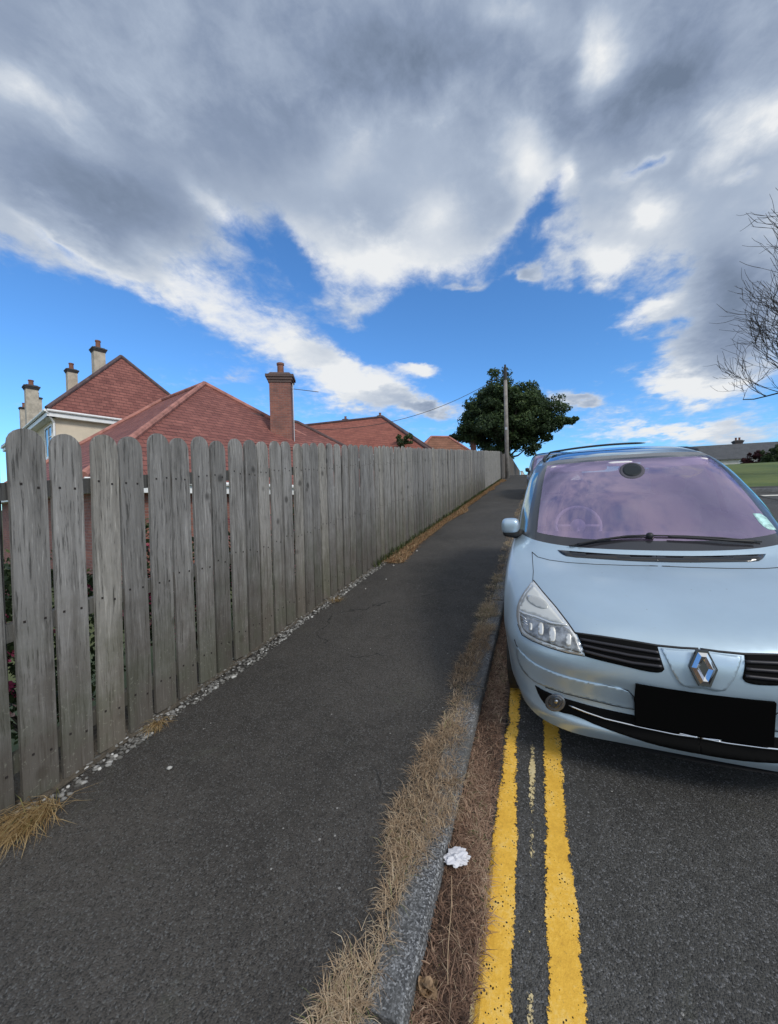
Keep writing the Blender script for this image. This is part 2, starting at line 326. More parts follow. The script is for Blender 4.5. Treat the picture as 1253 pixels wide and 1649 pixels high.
M_line = paint_line('road_paint', [(.3, (.56, .30, .03)), (.5, (.78, .45, .05)), (.68, (.84, .60, .20))])
M_fleck = paint_line('old_paint', [(.3, (.50, .36, .12)), (.6, (.62, .52, .30))])
def attr_ramp(name, stops, rough=.8, trans=0.0, attr='rnd'):
    m, t = newmat(name)
    at = t.n('ShaderNodeAttribute', attribute_name=attr).outputs['Fac']
    col = t.ramp(at, stops)
    t.put(t.b.inputs['Base Color'], col); t.b.inputs['Roughness'].default_value = rough; t.b.inputs['Specular IOR Level'].default_value = .25
    if trans:
        tr = t.n('ShaderNodeBsdfTranslucent'); t.put(tr.inputs[0], col)
        mx = t.n('ShaderNodeMixShader', i_0=trans); t.t.links.new(t.b.outputs[0], mx.inputs[1]); t.t.links.new(tr.outputs[0], mx.inputs[2])
        t.t.links.new(mx.outputs[0], t.out.inputs[0])
    return m
M_straw = attr_ramp('dry_grass', [(0, (.15, .10, .06)), (.35, (.34, .235, .145)), (.7, (.54, .41, .27)), (.93, (.68, .56, .40)), (1, (.18, .20, .07))], .8, .2)
M_litter = attr_ramp('gutter_litter', [(0, (.07, .045, .034)), (.3, (.21, .125, .085)), (.65, (.38, .25, .17)), (.9, (.54, .41, .29)), (.96, (.15, .17, .06)), (1, (.10, .13, .05))], .85, .1)
M_tuft = attr_ramp('tuft_blades', [(0, (.26, .16, .06)), (.5, (.46, .31, .14)), (.9, (.60, .46, .25)), (1, (.20, .24, .08))], .75, .2)
M_pebble = attr_ramp('pebble_stone', [(0, (.04, .04, .036)), (.4, (.115, .11, .10)), (.75, (.25, .245, .23)), (1, (.58, .57, .54))], .8)
M_leaf = attr_ramp('tree_leaf', [(0, (.022, .038, .022)), (.5, (.045, .075, .030)), (.85, (.08, .12, .035)), (1, (.14, .17, .05))], .6, .25)
M_shrub = attr_ramp('shrub_leaf', [(0, (.02, .032, .014)), (.5, (.045, .07, .025)), (1, (.10, .13, .05))], .6, .25)
M_blossom = attr_ramp('blossom', [(0, (.38, .03, .10)), (.4, (.62, .12, .22)), (.8, (.75, .42, .42)), (1, (.8, .66, .6))], .6, .3)
M_redleaf = attr_ramp('red_leaf', [(0, (.025, .01, .012)), (1, (.10, .028, .03))], .6, .2)
M_bark = plain('bark', (.075, .06, .05), .9, bump=(14, .6, .03), var=.4)
M_barebark = plain('bare_bark', (.055, .048, .045), .9, var=.3)

def tilemat(name, c_a, c_b, dark, bw=.34, bh=.24):
    m, t = newmat(name)
    uv = t.n('ShaderNodeUVMap').outputs[0]
    oc = t.n('ShaderNodeTexCoord').outputs['Object']
    br = t.n('ShaderNodeTexBrick', offset=.5, i_Scale=1.0); t.put(br.inputs['Vector'], uv)
    br.inputs['Brick Width'].default_value = bw; br.inputs['Row Height'].default_value = bh
    br.inputs['Mortar Size'].default_value = .005; br.inputs['Mortar Smooth'].default_value = .3
    br.inputs['Color1'].default_value = (*c_a, 1); br.inputs['Color2'].default_value = (*c_b, 1); br.inputs['Mortar'].default_value = (*dark, 1); br.inputs['Bias'].default_value = 0.0
    sv = t.n('ShaderNodeSeparateXYZ', i_0=uv).outputs[1]
    fr = t.m('FRACT', t.m('DIVIDE', sv, bh))
    col = t.mix(t.m('MULTIPLY', t.ss(t.noise(oc, 1.4, 5, .65), .4, .7), .45), br.outputs['Color'], (*[c*.62 for c in c_b], 1))
    col = t.mix(t.m('MULTIPLY', t.ss(t.noise(t.v('MULTIPLY', uv, (.5, 4.2, 1)), 1.6, 4, .6), .54, .7), .5), col, (*[min(1, c*1.5) for c in c_a], 1))
    col = t.mix(t.m('MULTIPLY', t.ss(fr, .20, .04), .85), col, (*dark, 1))
    t.put(t.b.inputs['Base Color'], col); t.b.inputs['Roughness'].default_value = .8; t.b.inputs['Specular IOR Level'].default_value = .3
    bn = t.n('ShaderNodeBump', i_Strength=.8, i_Distance=.03); t.put(bn.inputs['Height'], t.m('SUBTRACT', t.m('SUBTRACT', 1.0, fr), br.outputs['Fac'])); t.put(t.b.inputs['Normal'], bn.outputs[0])
    return m
M_tile = tilemat('roof_tile', (.275, .108, .086), (.19, .070, .058), (.055, .028, .03))
M_tile_far = tilemat('roof_tile_far', (.32, .115, .08), (.26, .09, .066), (.13, .05, .04), .30, .28)
M_tile_brown = tilemat('roof_tile_brown', (.26, .125, .08), (.20, .095, .06), (.08, .04, .03), .30, .30)
M_tile_grey = tilemat('roof_slate', (.10, .105, .11), (.085, .088, .095), (.04, .04, .042), .30, .30)
M_ridge = plain('ridge_tile', (.34, .15, .12), .8, var=.3, vs=3)
M_ridge_d = plain('dark_hip_tile', (.10, .065, .065), .85, var=.3, vs=3)
M_cream = plain('cream_render', (.66, .57, .44), .85, var=.07, vs=1.5, bump=(40, .25, .01))
M_stack = plain('stack_render', (.42, .37, .30), .9, var=.2, vs=2.5, bump=(40, .3, .01))
M_white = plain('white_trim', (.78, .79, .78), .5, var=.06)
M_pale = plain('pale_wall', (.62, .60, .56), .85, var=.12, vs=2)
M_slateblk = plain('chimney_cap', (.05, .045, .045), .85, var=.3)
M_pot = plain('chimney_pot_clay', (.20, .085, .055), .8, var=.25, vs=9)
M_glass = plain('window_glass', (.05, .07, .08), .06, spec=.8)
M_metal = plain('galvanised', (.45, .46, .47), .4, metal=.9)
M_black = plain('black_plastic', (.012, .012, .013), .5)
M_dark = plain('opening_shade', (.004, .004, .004), .8, spec=.1)  # flat black that paints the shade inside grille and intake
def brickmat(name, c1, c2, mortar, scale=1.0):
    m, t = newmat(name)
    uv = t.n('ShaderNodeUVMap').outputs[0]
    br = t.n('ShaderNodeTexBrick', offset=.5, i_Scale=scale); t.put(br.inputs['Vector'], uv)
    br.inputs['Brick Width'].default_value = .225; br.inputs['Row Height'].default_value = .075; br.inputs['Mortar Size'].default_value = .006
    br.inputs['Color1'].default_value = (*c1, 1); br.inputs['Color2'].default_value = (*c2, 1); br.inputs['Mortar'].default_value = (*mortar, 1)
    oc = t.n('ShaderNodeTexCoord').outputs['Object']
    col = t.mix(t.m('MULTIPLY', t.ss(t.noise(oc, 2.5, 6, .7), .42, .7), .5), br.outputs['Color'], (.09, .06, .055, 1))
    col = t.mix(t.m('MULTIPLY', t.ss(t.noise(oc, 9, 4, .7), .6, .75), .35), col, (.34, .27, .24, 1))
    t.put(t.b.inputs['Base Color'], col); t.b.inputs['Roughness'].default_value = .88
    bn = t.n('ShaderNodeBump', i_Strength=.6, i_Distance=.01); t.put(bn.inputs['Height'], t.m('SUBTRACT', 1.0, br.outputs['Fac'])); t.put(t.b.inputs['Normal'], bn.outputs[0])
    return m
M_brick = brickmat('red_brick', (.30, .12, .085), (.20, .08, .065), (.22, .18, .16))
M_brick_d = brickmat('sooty_brick', (.115, .075, .065), (.085, .058, .054), (.12, .10, .09))

# ------------------------------------------------------------ ground, road, path
SL = 0.12
def g(y):
    """height of the road along the street: climbs 12 %, flattens past a crest"""
    if y < -14: return SL*-14+(y+14)*.03
    if y <= 31: return SL*y
    if y < 40: return SL*31+SL*(y-31)-SL*(y-31)**2/18
    return SL*31+SL*9-SL*81/18
YS = [-60, -30, -14, -8, -4, -2] + [i*.5 for i in range(0, 63)] + [32, 33, 34, 35, 36, 37, 38, 39, 40, 50, 70, 110, 200, 500, 1500]
def strip(name, xs, ys, zf, mat, kind='structure', uv=False, label=None):
    vs = [(x, y, zf(x, y)) for y in ys for x in xs]; n = len(xs)
    fs = [(j*n+i, j*n+i+1, (j+1)*n+i+1, (j+1)*n+i) for j in range(len(ys)-1) for i in range(n-1)]
    me = bpy.data.meshes.new(name); me.from_pydata(vs, [], fs); me.update()
    o = link(name, me, mat)
    if kind: o['kind'] = kind
    return o
def soilmat():
    m, t = newmat('soil_and_turf'); oc = t.n('ShaderNodeTexCoord').outputs['Object']
    a = t.noise(oc, .35, 6, .65); b = t.noise(oc, 6, 6, .7)
    col = t.mix(t.ss(a, .35, .65), (.045, .065, .02, 1), (.085, .10, .035, 1))
    col = t.mix(t.m('MULTIPLY', t.ss(b, .5, .7), .5), col, (.10, .085, .045, 1))
    t.put(t.b.inputs['Base Color'], col); t.b.inputs['Roughness'].default_value = .95; return m
M_soil = soilmat()
PATH_Z = .085
KX0, KX1 = -.53, -.40          # kerb
strip('ground', [-1500, -300, -80, -40, -20, -8, -3, 0, 9, 14, 25, 60, 300, 1500], YS, lambda x, y: g(y)-.06 - (1.3 if x <= -8 else 0), M_soil)
strip('road', [-.41, .5, 1.5, 2.7, 4, 5.4, 6.05], [y for y in YS if -30 <= y <= 110], lambda x, y: g(y) - .02*abs(x-2.7)/3, M_road)
strip('footpath', [-2.58, -2.0, -1.4, -.9, -.52], [y for y in YS if -30 <= y <= 70], lambda x, y: g(y)+PATH_Z + (.006*math.sin(x*5+y*1.7)), M_path)
# kerb: granite lengths with thin joints, one run on each side of the road
def kerb_run(name, x0, x1, y0, y1, face):
    k = MB(); y = y0
    while y < y1:
        L = random.uniform(.82, .95); ya, yb = y+.010, y+L-.010
        dz = random.uniform(-.004, .004); dx = random.uniform(-.004, .004); r = .014
        xs = [x0, x0, x1-r, x1, x1] if face > 0 else [x0, x0, x0+r, x1, x1]
        prof = [(x0, -.10), (x0, PATH_Z+.004), (x1-r, PATH_Z+.004), (x1-.003, PATH_Z-.005), (x1, PATH_Z-.02), (x1+.006, -.10)] if face > 0 else [(x0-.006, -.10), (x0, PATH_Z-.02), (x0+.003, PATH_Z-.005), (x0+r, PATH_Z+.004), (x1, PATH_Z+.004), (x1, -.10)]
        n = len(prof); vs = [(px+dx, yy, g(yy)+pz+dz) for yy in (ya, yb) for px, pz in prof]
        k.add(vs, [(i, i+1, n+i+1, n+i) for i in range(n-1)] + [tuple(range(n))[::-1], tuple(range(n, 2*n))])
        y += L
    o = k.build(name, M_kerb); o['kind'] = 'structure'; return o
kerb_run('kerb', KX0, KX1, -1.5, 36, 1)
# soil bed under the kerb-side grass and the gutter litter
M_bed = plain('gutter_soil', (.075, .05, .038), .95, var=.4, vs=30, bump=(60, .8, .02))
strip('gutter_soil', [-.40, -.34, -.27, -.235], [y for y in YS if -2 <= y <= 31], lambda x, y: g(y)+(.018 if x < -.3 else (.010 if x < -.25 else .002)), M_bed)
M_bed2 = plain('verge_soil', (.09, .075, .055), .95, var=.4, vs=30, bump=(60, .8, .02))
# double yellow lines
def yline(xc0, xc1, hw, wear, ys, mat=None):
    vs = []; fs = []; uvs = []
    for i, y in enumerate(ys):
        xc = xc0+(xc1-xc0)*y
        for u in (-1.25, -.5, .5, 1.25): vs.append((xc+u*hw, y, g(y)+.004-.02*abs(xc+u*hw-2.7)/3)); uvs.append((u, wear(y)))
    for i in range(len(ys)-1):
        for k in range(3): fs.append((i*4+k, i*4+k+1, i*4+5+k, i*4+4+k))
    me = bpy.data.meshes.new('yellow_line'); me.from_pydata(vs, [], fs); me.update()
    ul = me.uv_layers.new(name='UVMap')
    for lp in me.loops: ul.data[lp.index].uv = uvs[lp.vertex_index]
    o = link('yellow_line', me, mat or M_line); o['kind'] = 'structure'; return o
ly = [-2+.25*i for i in range(0, 135)]
yline(-.152, -.168, .064, lambda y: .05+.36*max(0, min(1, (y-1.75)/.5))-.16*max(0, min(1, (y-3)/1)), ly)
yline(.060, .0505, .062, lambda y: -.02+.22*max(0, min(1, (y-1.6)/.4))-.12*max(0, min(1, (y-2.6)/.5)), ly)
o = yline(-.047, -.057, .030, lambda y: .66+.16*math.sin(y*5)+.10*math.sin(y*13), ly, M_fleck); o.name = 'paint_flecks'
o = yline(-.224, -.238, .026, lambda y: .44+.16*math.sin(y*4), ly, M_fleck); o.name = 'paint_flecks'
# ------------------------------------------------------------ timber fence along the path
FX, FP, F0, FH = -2.50, .186, 1.20, 1.93
fence = empty('picket_fence', (FX, F0, g(F0)+PATH_Z))
tag(fence, 'long grey weathered picket fence with rounded tops running up beside the path', 'fence')
base_f = fence.location.copy()
def picket_verts(wd, h, th, k):
    hw = wd/2; rnd = .062; out = [(-hw, 0)]
    for i in range(1, 6): out.append((-hw+random.uniform(-.0016, .0016), (h-.085)*i/6))
    n = 10
    for i in range(n+1):
        a = math.pi-math.pi*i/n; out.append((hw*math.cos(a), h-.085+.085*math.sin(a)))
    for i in range(5, 0, -1): out.append((hw+random.uniform(-.0016, .0016), (h-.085)*i/6))
    out.append((hw, 0)); m = len(out)
    vs = [(0+th/2, a, b) for a, b in out]+[(-th/2, a, b) for a, b in out]
    fs = [tuple(range(m)), tuple(range(2*m-1, m-1, -1))]+[(i, m+i, m+(i+1) % m, (i+1) % m) for i in range(m)]
    return vs, fs
variants = []
M_nail = plain('rusty_nail', (.018, .013, .011), .8)
for k in range(7):
    mb = MB(); mb.add(*picket_verts(.153+random.uniform(-.007, .006), FH+random.uniform(-.012, .012), .022, k))
    nf = len(mb.f)
    for zz_ in (FH-.30, FH-1.02, .22):
        for yy in (-.038+random.uniform(-.01, .01), .04+random.uniform(-.01, .01)):
            mb.box((.0115, yy, zz_+random.uniform(-.02, .02)), (.003, .011, .012))
    me = bpy.data.meshes.new('picket'); me.from_pydata(mb.v, [], mb.f); me.materials.append(M_wood); me.materials.append(M_nail); variants.append(me)
    for p in me.polygons:
        if p.index >= nf: p.material_index = 1
NP = 142
rest = MB()
for i in range(-2, NP):
    y = F0+i*FP+random.uniform(-.006, .006); z = g(y)+PATH_Z+.015+random.uniform(-.012, .006)
    me = variants[random.randrange(7)] if i not in (-1,) else variants[0]
    tx, ty = random.uniform(-.006, .006), random.uniform(-.006, .006)
    if i == -1: ty = .012
    if i < 98:
        o = bpy.data.objects.new('picket', me); C.objects.link(o); o.parent = fence
        o.location = Vector((FX+random.uniform(-.004, .004), y, z))-base_f; o.rotation_euler = (ty, tx, random.uniform(-.012, .012))
    else:
        rest.add([(FX+a, y+b, z+c_+random.uniform(-.0, .0)) for a, b, c_ in [v.co for v in me.vertices]], [tuple(p.vertices) for p in me.polygons])
o = rest.build('far_pickets', M_wood); o.parent = fence; o.location = -base_f; o['kind'] = 'stuff'
for hz in (FH-.30, FH-1.02, .24):
    mb = MB(); ya, yb = F0-.6, F0+NP*FP
    vs = []
    for y in (ya, yb):
        for dx in (-.062, -.013):
            for dz in (-.045, .045): vs.append((FX+dx, y, g(y)+PATH_Z+hz+dz))
    mb.add(vs, [(0, 1, 3, 2), (4, 6, 7, 5), (0, 4, 5, 1), (2, 3, 7, 6), (0, 2, 6, 4), (1, 5, 7, 3)])
    o = mb.build('rail', M_rail); o.parent = fence; o.location = -base_f
for k in range(15):
    y = F0-.13+1.86*k
    if y > 27.4: break
    mb = MB(); mb.box((FX-.112, y, g(y)+PATH_Z+.85), (.095, .095, 1.8), taper=.98)
    o = mb.build('post', M_rail); o.parent = fence; o.location = -base_f
mb = MB(); mb.box((FX+.03, 27.72, g(27.72)+PATH_Z+.93), (.13, .13, 1.96)); o = mb.build('post', M_rail); o.parent = fence; o.location = -base_f
# second, darker length beyond the pole and a pale wall past the crest
f2 = empty('board_fence', (-2.45, 29.2, g(29.2)))
tag(f2, 'brown close-boarded fence beyond the timber pole at the top of the path', 'fence')
mb = MB()
for i in range(158):
    y = 27.75+i*.17; mb.box((-2.45+random.uniform(-.008, .008), y, g(y)+.95+random.uniform(-.02, .02)), (.024, .162, 1.75))
o = mb.build('boards', M_wood2); o.parent = f2; o.location = -Vector((-2.45, 29.2, g(29.2)))
for i in range(11):
    y = 29.12+i*2.5; mb = MB(); mb.box((-2.53, y, g(y)+.95), (.1, .1, 1.95))
    o = mb.build('post', M_rail); o.parent = f2; o.location = -Vector((-2.45, 29.2, g(29.2)))
gw = MB(); gw.box((-2.3, 78, g(70)+.9), (.25, 44, 1.9)); gw.box((-2.3, 78, g(70)+1.88), (.34, 44.1, .08))
tag(gw.build('garden_wall', M_pale), 'pale rendered wall at the far end past the brown fence', 'wall')

# ------------------------------------------------------------ grass, litter, stones
def blades(name, pos, length, width, mat, up=.45, kind='stuff', rnd=None, dirs=None, parent=None):
    """pos (n,3); each blade a bent, tapering strip of two quads"""
    n = len(pos); L = rng.uniform(*length, n); W_ = rng.uniform(*width, n)
    a = rng.uniform(0, 2*np.pi, n) if dirs is None else dirs
    u = np.clip(rng.normal(up, .28, n), .03, 1.2)
    hd = np.stack([np.cos(a), np.sin(a), np.zeros(n)], 1); side = np.stack([-np.sin(a), np.cos(a), np.zeros(n)], 1)
    upv = np.array([0, 0, 1.0])
    p0 = pos; p1 = pos+hd*(L*.45*np.cos(u))[:, None]+upv*(L*.55*np.sin(u))[:, None]
    p2 = p1+hd*(L*.55*np.cos(u*.35))[:, None]+upv*(L*.55*np.sin(u*.25)-L*.12)[:, None]
    p2[:, 2] = np.maximum(p2[:, 2], pos[:, 2]+.002)
    w_ = W_[:, None]
    V = np.stack([p0-side*w_/2, p0+side*w_/2, p1-side*w_*.42, p1+side*w_*.42, p2-side*w_*.06, p2+side*w_*.06], 1).reshape(-1, 3)
    b = (np.arange(n)*6)[:, None]
    F = np.concatenate([b+np.array([[0, 1, 3, 2]]), b+np.array([[2, 3, 5, 4]])], 1).reshape(-1, 4)
    r = rng.uniform(0, 1, n) if rnd is None else rnd
    o = np_mesh(name, V, F, mat, parent, {'rnd': np.repeat(r, 2)})
    if kind: o['kind'] = kind
    return o
gv = np.vectorize(g)
def vnoise(x, f, s=0):
    """cheap smooth 1-D value noise"""
    t = x*f+s*17.3; i = np.floor(t); fr = t-i; fr = fr*fr*(3-2*fr)
    h = lambda k: np.modf(np.abs(np.sin(k*127.1+s*3.7)*43758.5))[0]
    return h(i)*(1-fr)+h(i+1)*fr
# strip of dead grass between path and kerb: ragged width
def verge(n, y0, y1, pw):
    y = y0+(y1-y0)*rng.uniform(0, 1, n)**pw
    wl = .045+.06*vnoise(y, 2.6, 1)+.04*vnoise(y, 8, 2)+.05*np.exp(-((y-1.75)/.28)**2)-.02*(y < 1.45)
    wl *= np.where((y > 2.2) & (y < 2.65), .5, 1)*np.where((y > 3.2) & (y < 4.6), .7, 1)*np.where((y > 1.2) & (y < 1.42), .55, 1)
    over = .02+.05*vnoise(y, 5.1, 3)*(y > 1.3)+.03*(y > 1.9)+.085*np.exp(-((y-1.78)/.22)**2)+.05*np.exp(-((y-2.75)/.12)**2)
    t = rng.uniform(0, 1, n)
    x = KX0-.012-wl*t+over*(1-t)*1.2
    keep = rng.uniform(0, 1, n) < .08+1.0*vnoise(y, 6.0, 5)+.5*np.exp(-((y-1.75)/.3)**2)
    x, y = x[keep], y[keep]
    return np.stack([x, y, gv(y)+PATH_Z+.004], 1)
pos = np.concatenate([verge(26000, .55, 5.0, 1.3), verge(14000, 5.0, 14, 1.2), verge(10000, 14, 30, 1)])
# gather most blades into small tussocks
tu = pos[rng.integers(0, len(pos), 900)]; pk = rng.integers(0, 900, len(pos)); gat = rng.uniform(0, 1, len(pos)) < .6
near = np.abs(tu[pk][:, 1]-pos[:, 1]) < 50
j = rng.normal(0, .013, (len(pos), 3)); j[:, 2] = SL*j[:, 1]
pos = np.where(gat[:, None], tu[pk]+j, pos)
gang = np.where(gat, np.arctan2(j[:, 1], j[:, 0])+rng.normal(0, .5, len(pos)), rng.uniform(0, 6.283, len(pos)))
farw = np.clip(pos[:, 1]/6, 1, 4)
tone = np.clip(vnoise(pos[:, 1], 2.1, 9)*.5+rng.normal(.3, .22, len(pos)), 0, 1)
blades('dry_grass', pos, (.025, .085), (.0010, .0026), M_straw, .5, rnd=tone, dirs=gang)
# brown litter and dead grass in the gutter
def gut(n, y0, y1):
    y = y0+(y1-y0)*rng.uniform(0, 1, n)**1.4; t = rng.uniform(0, 1, n)
    wd = .10+.06*vnoise(y, 1.9, 11)+.03*vnoise(y, 8, 12)
    x = KX1+.008+wd*t
    k = rng.uniform(0, 1, n) < .45+.8*vnoise(y, 3.5, 13)
    x, y = x[k], y[k]
    return np.stack([x, y, gv(y)+.012+rng.uniform(0, .02, len(x))*(1-t[k])], 1)
pos = np.concatenate([gut(26000, .6, 6), gut(9000, 6, 28)])
blades('gutter_litter', pos, (.012, .075), (.0012, .0042), M_litter, .22, rnd=np.clip(rng.normal(.12, .20, len(pos))+.62*vnoise(pos[:, 1]*1.0+pos[:, 0]*3, 5.5, 41)**1.3, 0, 1))
st_ = gut(700, .6, 9); st_[:, 2] += .012
blades('loose_straw', st_, (.03, .10), (.0008, .0018), M_straw, .12, rnd=np.clip(rng.normal(.6, .2, len(st_)), 0, .95))
# dead grass and weeds along the foot of the fence, further up
def foot(n, y0, y1, wmax):
    y = rng.uniform(y0, y1, n); t = rng.uniform(0, 1, n)**1.3
    wd = wmax*(.45+.55*vnoise(y, .9, 21))
    return np.stack([FX+.02+wd*t, y, gv(y)+PATH_Z+.004], 1)
pos = foot(38000, 5.9, 27.5, .46)
blades('dead_grass', pos, (.05, .15), (.004, .011), attr_ramp('fence_foot_grass', [(0, (.24, .13, .065)), (.5, (.44, .27, .145)), (.85, (.56, .42, .25)), (1, (.12, .14, .05))], .85, .15), .35)
pos = foot(2600, 5.6, 28, .08)
blades('weeds', pos, (.08, .28), (.006, .014), attr_ramp('weed_blade', [(0, (.03, .045, .018)), (1, (.12, .15, .05))], .8, .2), 1.0)
# tufts that stand by themselves
def tuft(x, y, n, rad, length, label, lean=0.0, group=None, nm='grass_tuft'):
    a = rng.uniform(0, 2*np.pi, n); r = rad*np.sqrt(rng.uniform(0, 1, n))
    pos = np.stack([x+r*np.cos(a)*.7, y+r*np.sin(a), np.full(n, g(y)+PATH_Z+.004)+SL*r*np.sin(a)], 1)
    dirs = lean+rng.normal(0, .75, n)
    o = blades(nm, pos, length, (.0015, .004), M_tuft, .5, kind=None, dirs=dirs)
    tag(o, label, 'grass tuft', group); return o
G_T = 'grass tufts at the foot of the fence'
tuft(FX+.13, 1.10, 520, .12, (.09, .24), 'largest straw-coloured grass tuft, flopping over the path at the nearest pickets', -1.1, G_T)
tuft(FX+.10, 1.80, 170, .06, (.05, .13), 'small straw grass tuft among white gravel at the fifth visible picket', -.7, G_T)
tuft(FX+.13, 4.15, 150, .09, (.05, .12), 'low tawny grass tuft halfway along the gravel edge of the path', -.5, G_T)
# gravel along the fence foot
def pebbles(pos, size, name, mat, flat=.62):
    t = (1+5**.5)/2
    iv = np.array([(-1, t, 0), (1, t, 0), (-1, -t, 0), (1, -t, 0), (0, -1, t), (0, 1, t), (0, -1, -t), (0, 1, -t), (t, 0, -1), (t, 0, 1), (-t, 0, -1), (-t, 0, 1)])/1.9
    it = np.array([(0, 11, 5), (0, 5, 1), (0, 1, 7), (0, 7, 10), (0, 10, 11), (1, 5, 9), (5, 11, 4), (11, 10, 2), (10, 7, 6), (7, 1, 8), (3, 9, 4), (3, 4, 2), (3, 2, 6), (3, 6, 8), (3, 8, 9), (4, 9, 5), (2, 4, 11), (6, 2, 10), (8, 6, 7), (9, 8, 1)])
    n = len(pos); s = size*rng.uniform(.55, 1.35, n)
    a = rng.uniform(0, 2*np.pi, n)
    base = iv[None]*(1+rng.uniform(-.28, .28, (n, 12, 1)))
    base = base*np.stack([rng.uniform(.8, 1.4, n), rng.uniform(.6, 1.0, n), rng.uniform(.4, .8, n)*flat/.62], 1)[:, None]*s[:, None, None]*.5
    ca, sa = np.cos(a)[:, None], np.sin(a)[:, None]
    V = np.stack([base[..., 0]*ca-base[..., 1]*sa, base[..., 0]*sa+base[..., 1]*ca, base[..., 2]], -1)+pos[:, None]
    F = (it[None]+(np.arange(n)*12)[:, None, None]).reshape(-1, 3)
    return np_mesh(name, V.reshape(-1, 3), F, mat, None, {'rnd': np.repeat(np.clip(rng.beta(2.2, 2.0, n), 0, 1), 20)}, smooth=False)
n = 2600
y = rng.uniform(.7, 6.9, n)**1.0; wd = .10+.07*vnoise(y, 1.3, 31)+.03*vnoise(y, 6, 32)
x = FX-.06+(.06+wd)*rng.uniform(0, 1, n)**.85
gr = pebbles(np.stack([x, y, gv(y)+PATH_Z+.006], 1), .027, 'gravel', M_pebble); gr['kind'] = 'stuff'
strip('gravel_bed', [FX-.5, FX-.1, FX+.06], [yy for yy in YS if -2 <= yy <= 30], lambda xx, yy: g(yy)+PATH_Z+.012, M_bed2)
def px_ground(px, py, z0):
    r = RT*(px-PW/2)/FPX+UP*(PH/2-py)/FPX+FW
    t = (z0-EYE[2])/(r[2]-SL*r[1]); return EYE+t*r
stones = [(-1.98, 1.55, .055, 'flat pale stone lying by itself on the path near the largest grass tuft'),
          (-2.17, 4.62, .040, 'pale stone on the path, nearest of the scatter beside the gravel'),
          (-2.05, 5.05, .034, 'small grey-white stone on the path further out from the fence than its neighbours'),
          (-2.20, 5.75, .046, 'whitish stone on the path at the middle of the scatter'),
          (-2.26, 6.20, .036, 'small pale stone on the path just below the start of the dead grass'),
          (-2.12, 6.75, .040, 'farthest pale stone on the path, beside the first dead grass')]
for sx_, sy_, ss_, lb in stones:
    o = pebbles(np.array([[0, 0, 0.]]), ss_, 'stone', M_pebble, .45); o.location = (sx_, sy_, g(sy_)+PATH_Z+.008)
    at = o.data.attributes['rnd']; at.data.foreach_set('value', np.full(20, .86, np.float32))
    tag(o, lb, 'stone', 'pale stones scattered on the path')
# crumpled tissue in the gutter
bm = bmesh.new(); bmesh.ops.create_icosphere(bm, subdivisions=4, radius=.045)
from mathutils import noise as mnoise
for v in bm.verts:
    p = v.co.copy(); nn = mnoise.noise(p*38)+.6*mnoise.noise(p*90+Vector((3, 1, 2)))
    r_ = abs(mnoise.noise(p*24+Vector((9, 4, 1))))
    v.co = Vector((p.x*1.3, p.y*.8, p.z*.42))*(1+.45*nn-.75*r_+.35*max(0, mnoise.noise(p*14)))
me = bpy.data.meshes.new('crumpled_tissue'); bm.to_mesh(me); bm.free()
M_tissue = plain('tissue_paper', (.62, .62, .65), .8, bump=(80, .3, .004))
P = px_ground(736, 1390, .03)
o = link('crumpled_tissue', me, M_tissue); o.location = (P[0], P[1], g(P[1])+.055); o.rotation_euler = (.15, .1, .5)
tag(o, 'crumpled white paper tissue lying on the brown litter against the kerb', 'litter')
# dry leaf clump and one long stalk
P = px_ground(690, 1600, .02)
mb = MB()
for k in range(9):
    a = random.uniform(-.6, .6); L = random.uniform(.014, .026); wv = L*.8
    cx, cy = P[0]+random.uniform(-.022, .022), P[1]+random.uniform(-.012, .012); cz = g(P[1])+.025+.003*k
    vs = []
    for i in range(5):
        t_ = i/4-.5; ww = wv*math.cos(t_*3.0); curl = .010*math.sin(t_*4+k)
        for s_ in (-1, 0, 1):
            lx, lyy = t_*L*2, s_*ww
            vs.append((cx+lx*math.cos(a)-lyy*math.sin(a), cy+lx*math.sin(a)+lyy*math.cos(a), cz+curl+abs(s_)*.009))
    mb.add(vs, [(i*3+j, i*3+j+1, i*3+j+4, i*3+j+3) for i in range(4) for j in range(2)])
tag(mb.build('dead_leaves', plain('dead_leaf', (.26, .17, .095), .8, var=.4, vs=30)), 'curled clump of tan dead leaves in the gutter at the bottom of the picture', 'leaves')
mb = MB(); A_ = px_ground(727, 1408, .05); B_ = px_ground(722, 1590, .035)
mb.tube([(A_[0]*(1-t_)+B_[0]*t_+.004*math.sin(t_*6), A_[1]*(1-t_)+B_[1]*t_, g(A_[1]*(1-t_)+B_[1]*t_)+.042+.008*math.sin(t_*3)) for t_ in [i/10 for i in range(11)]], .0011, 5)
tag(mb.build('dry_stalk', plain('stalk', (.50, .36, .22), .7)), 'single long thin dry stalk lying lengthwise in the gutter below the tissue', 'stalk')

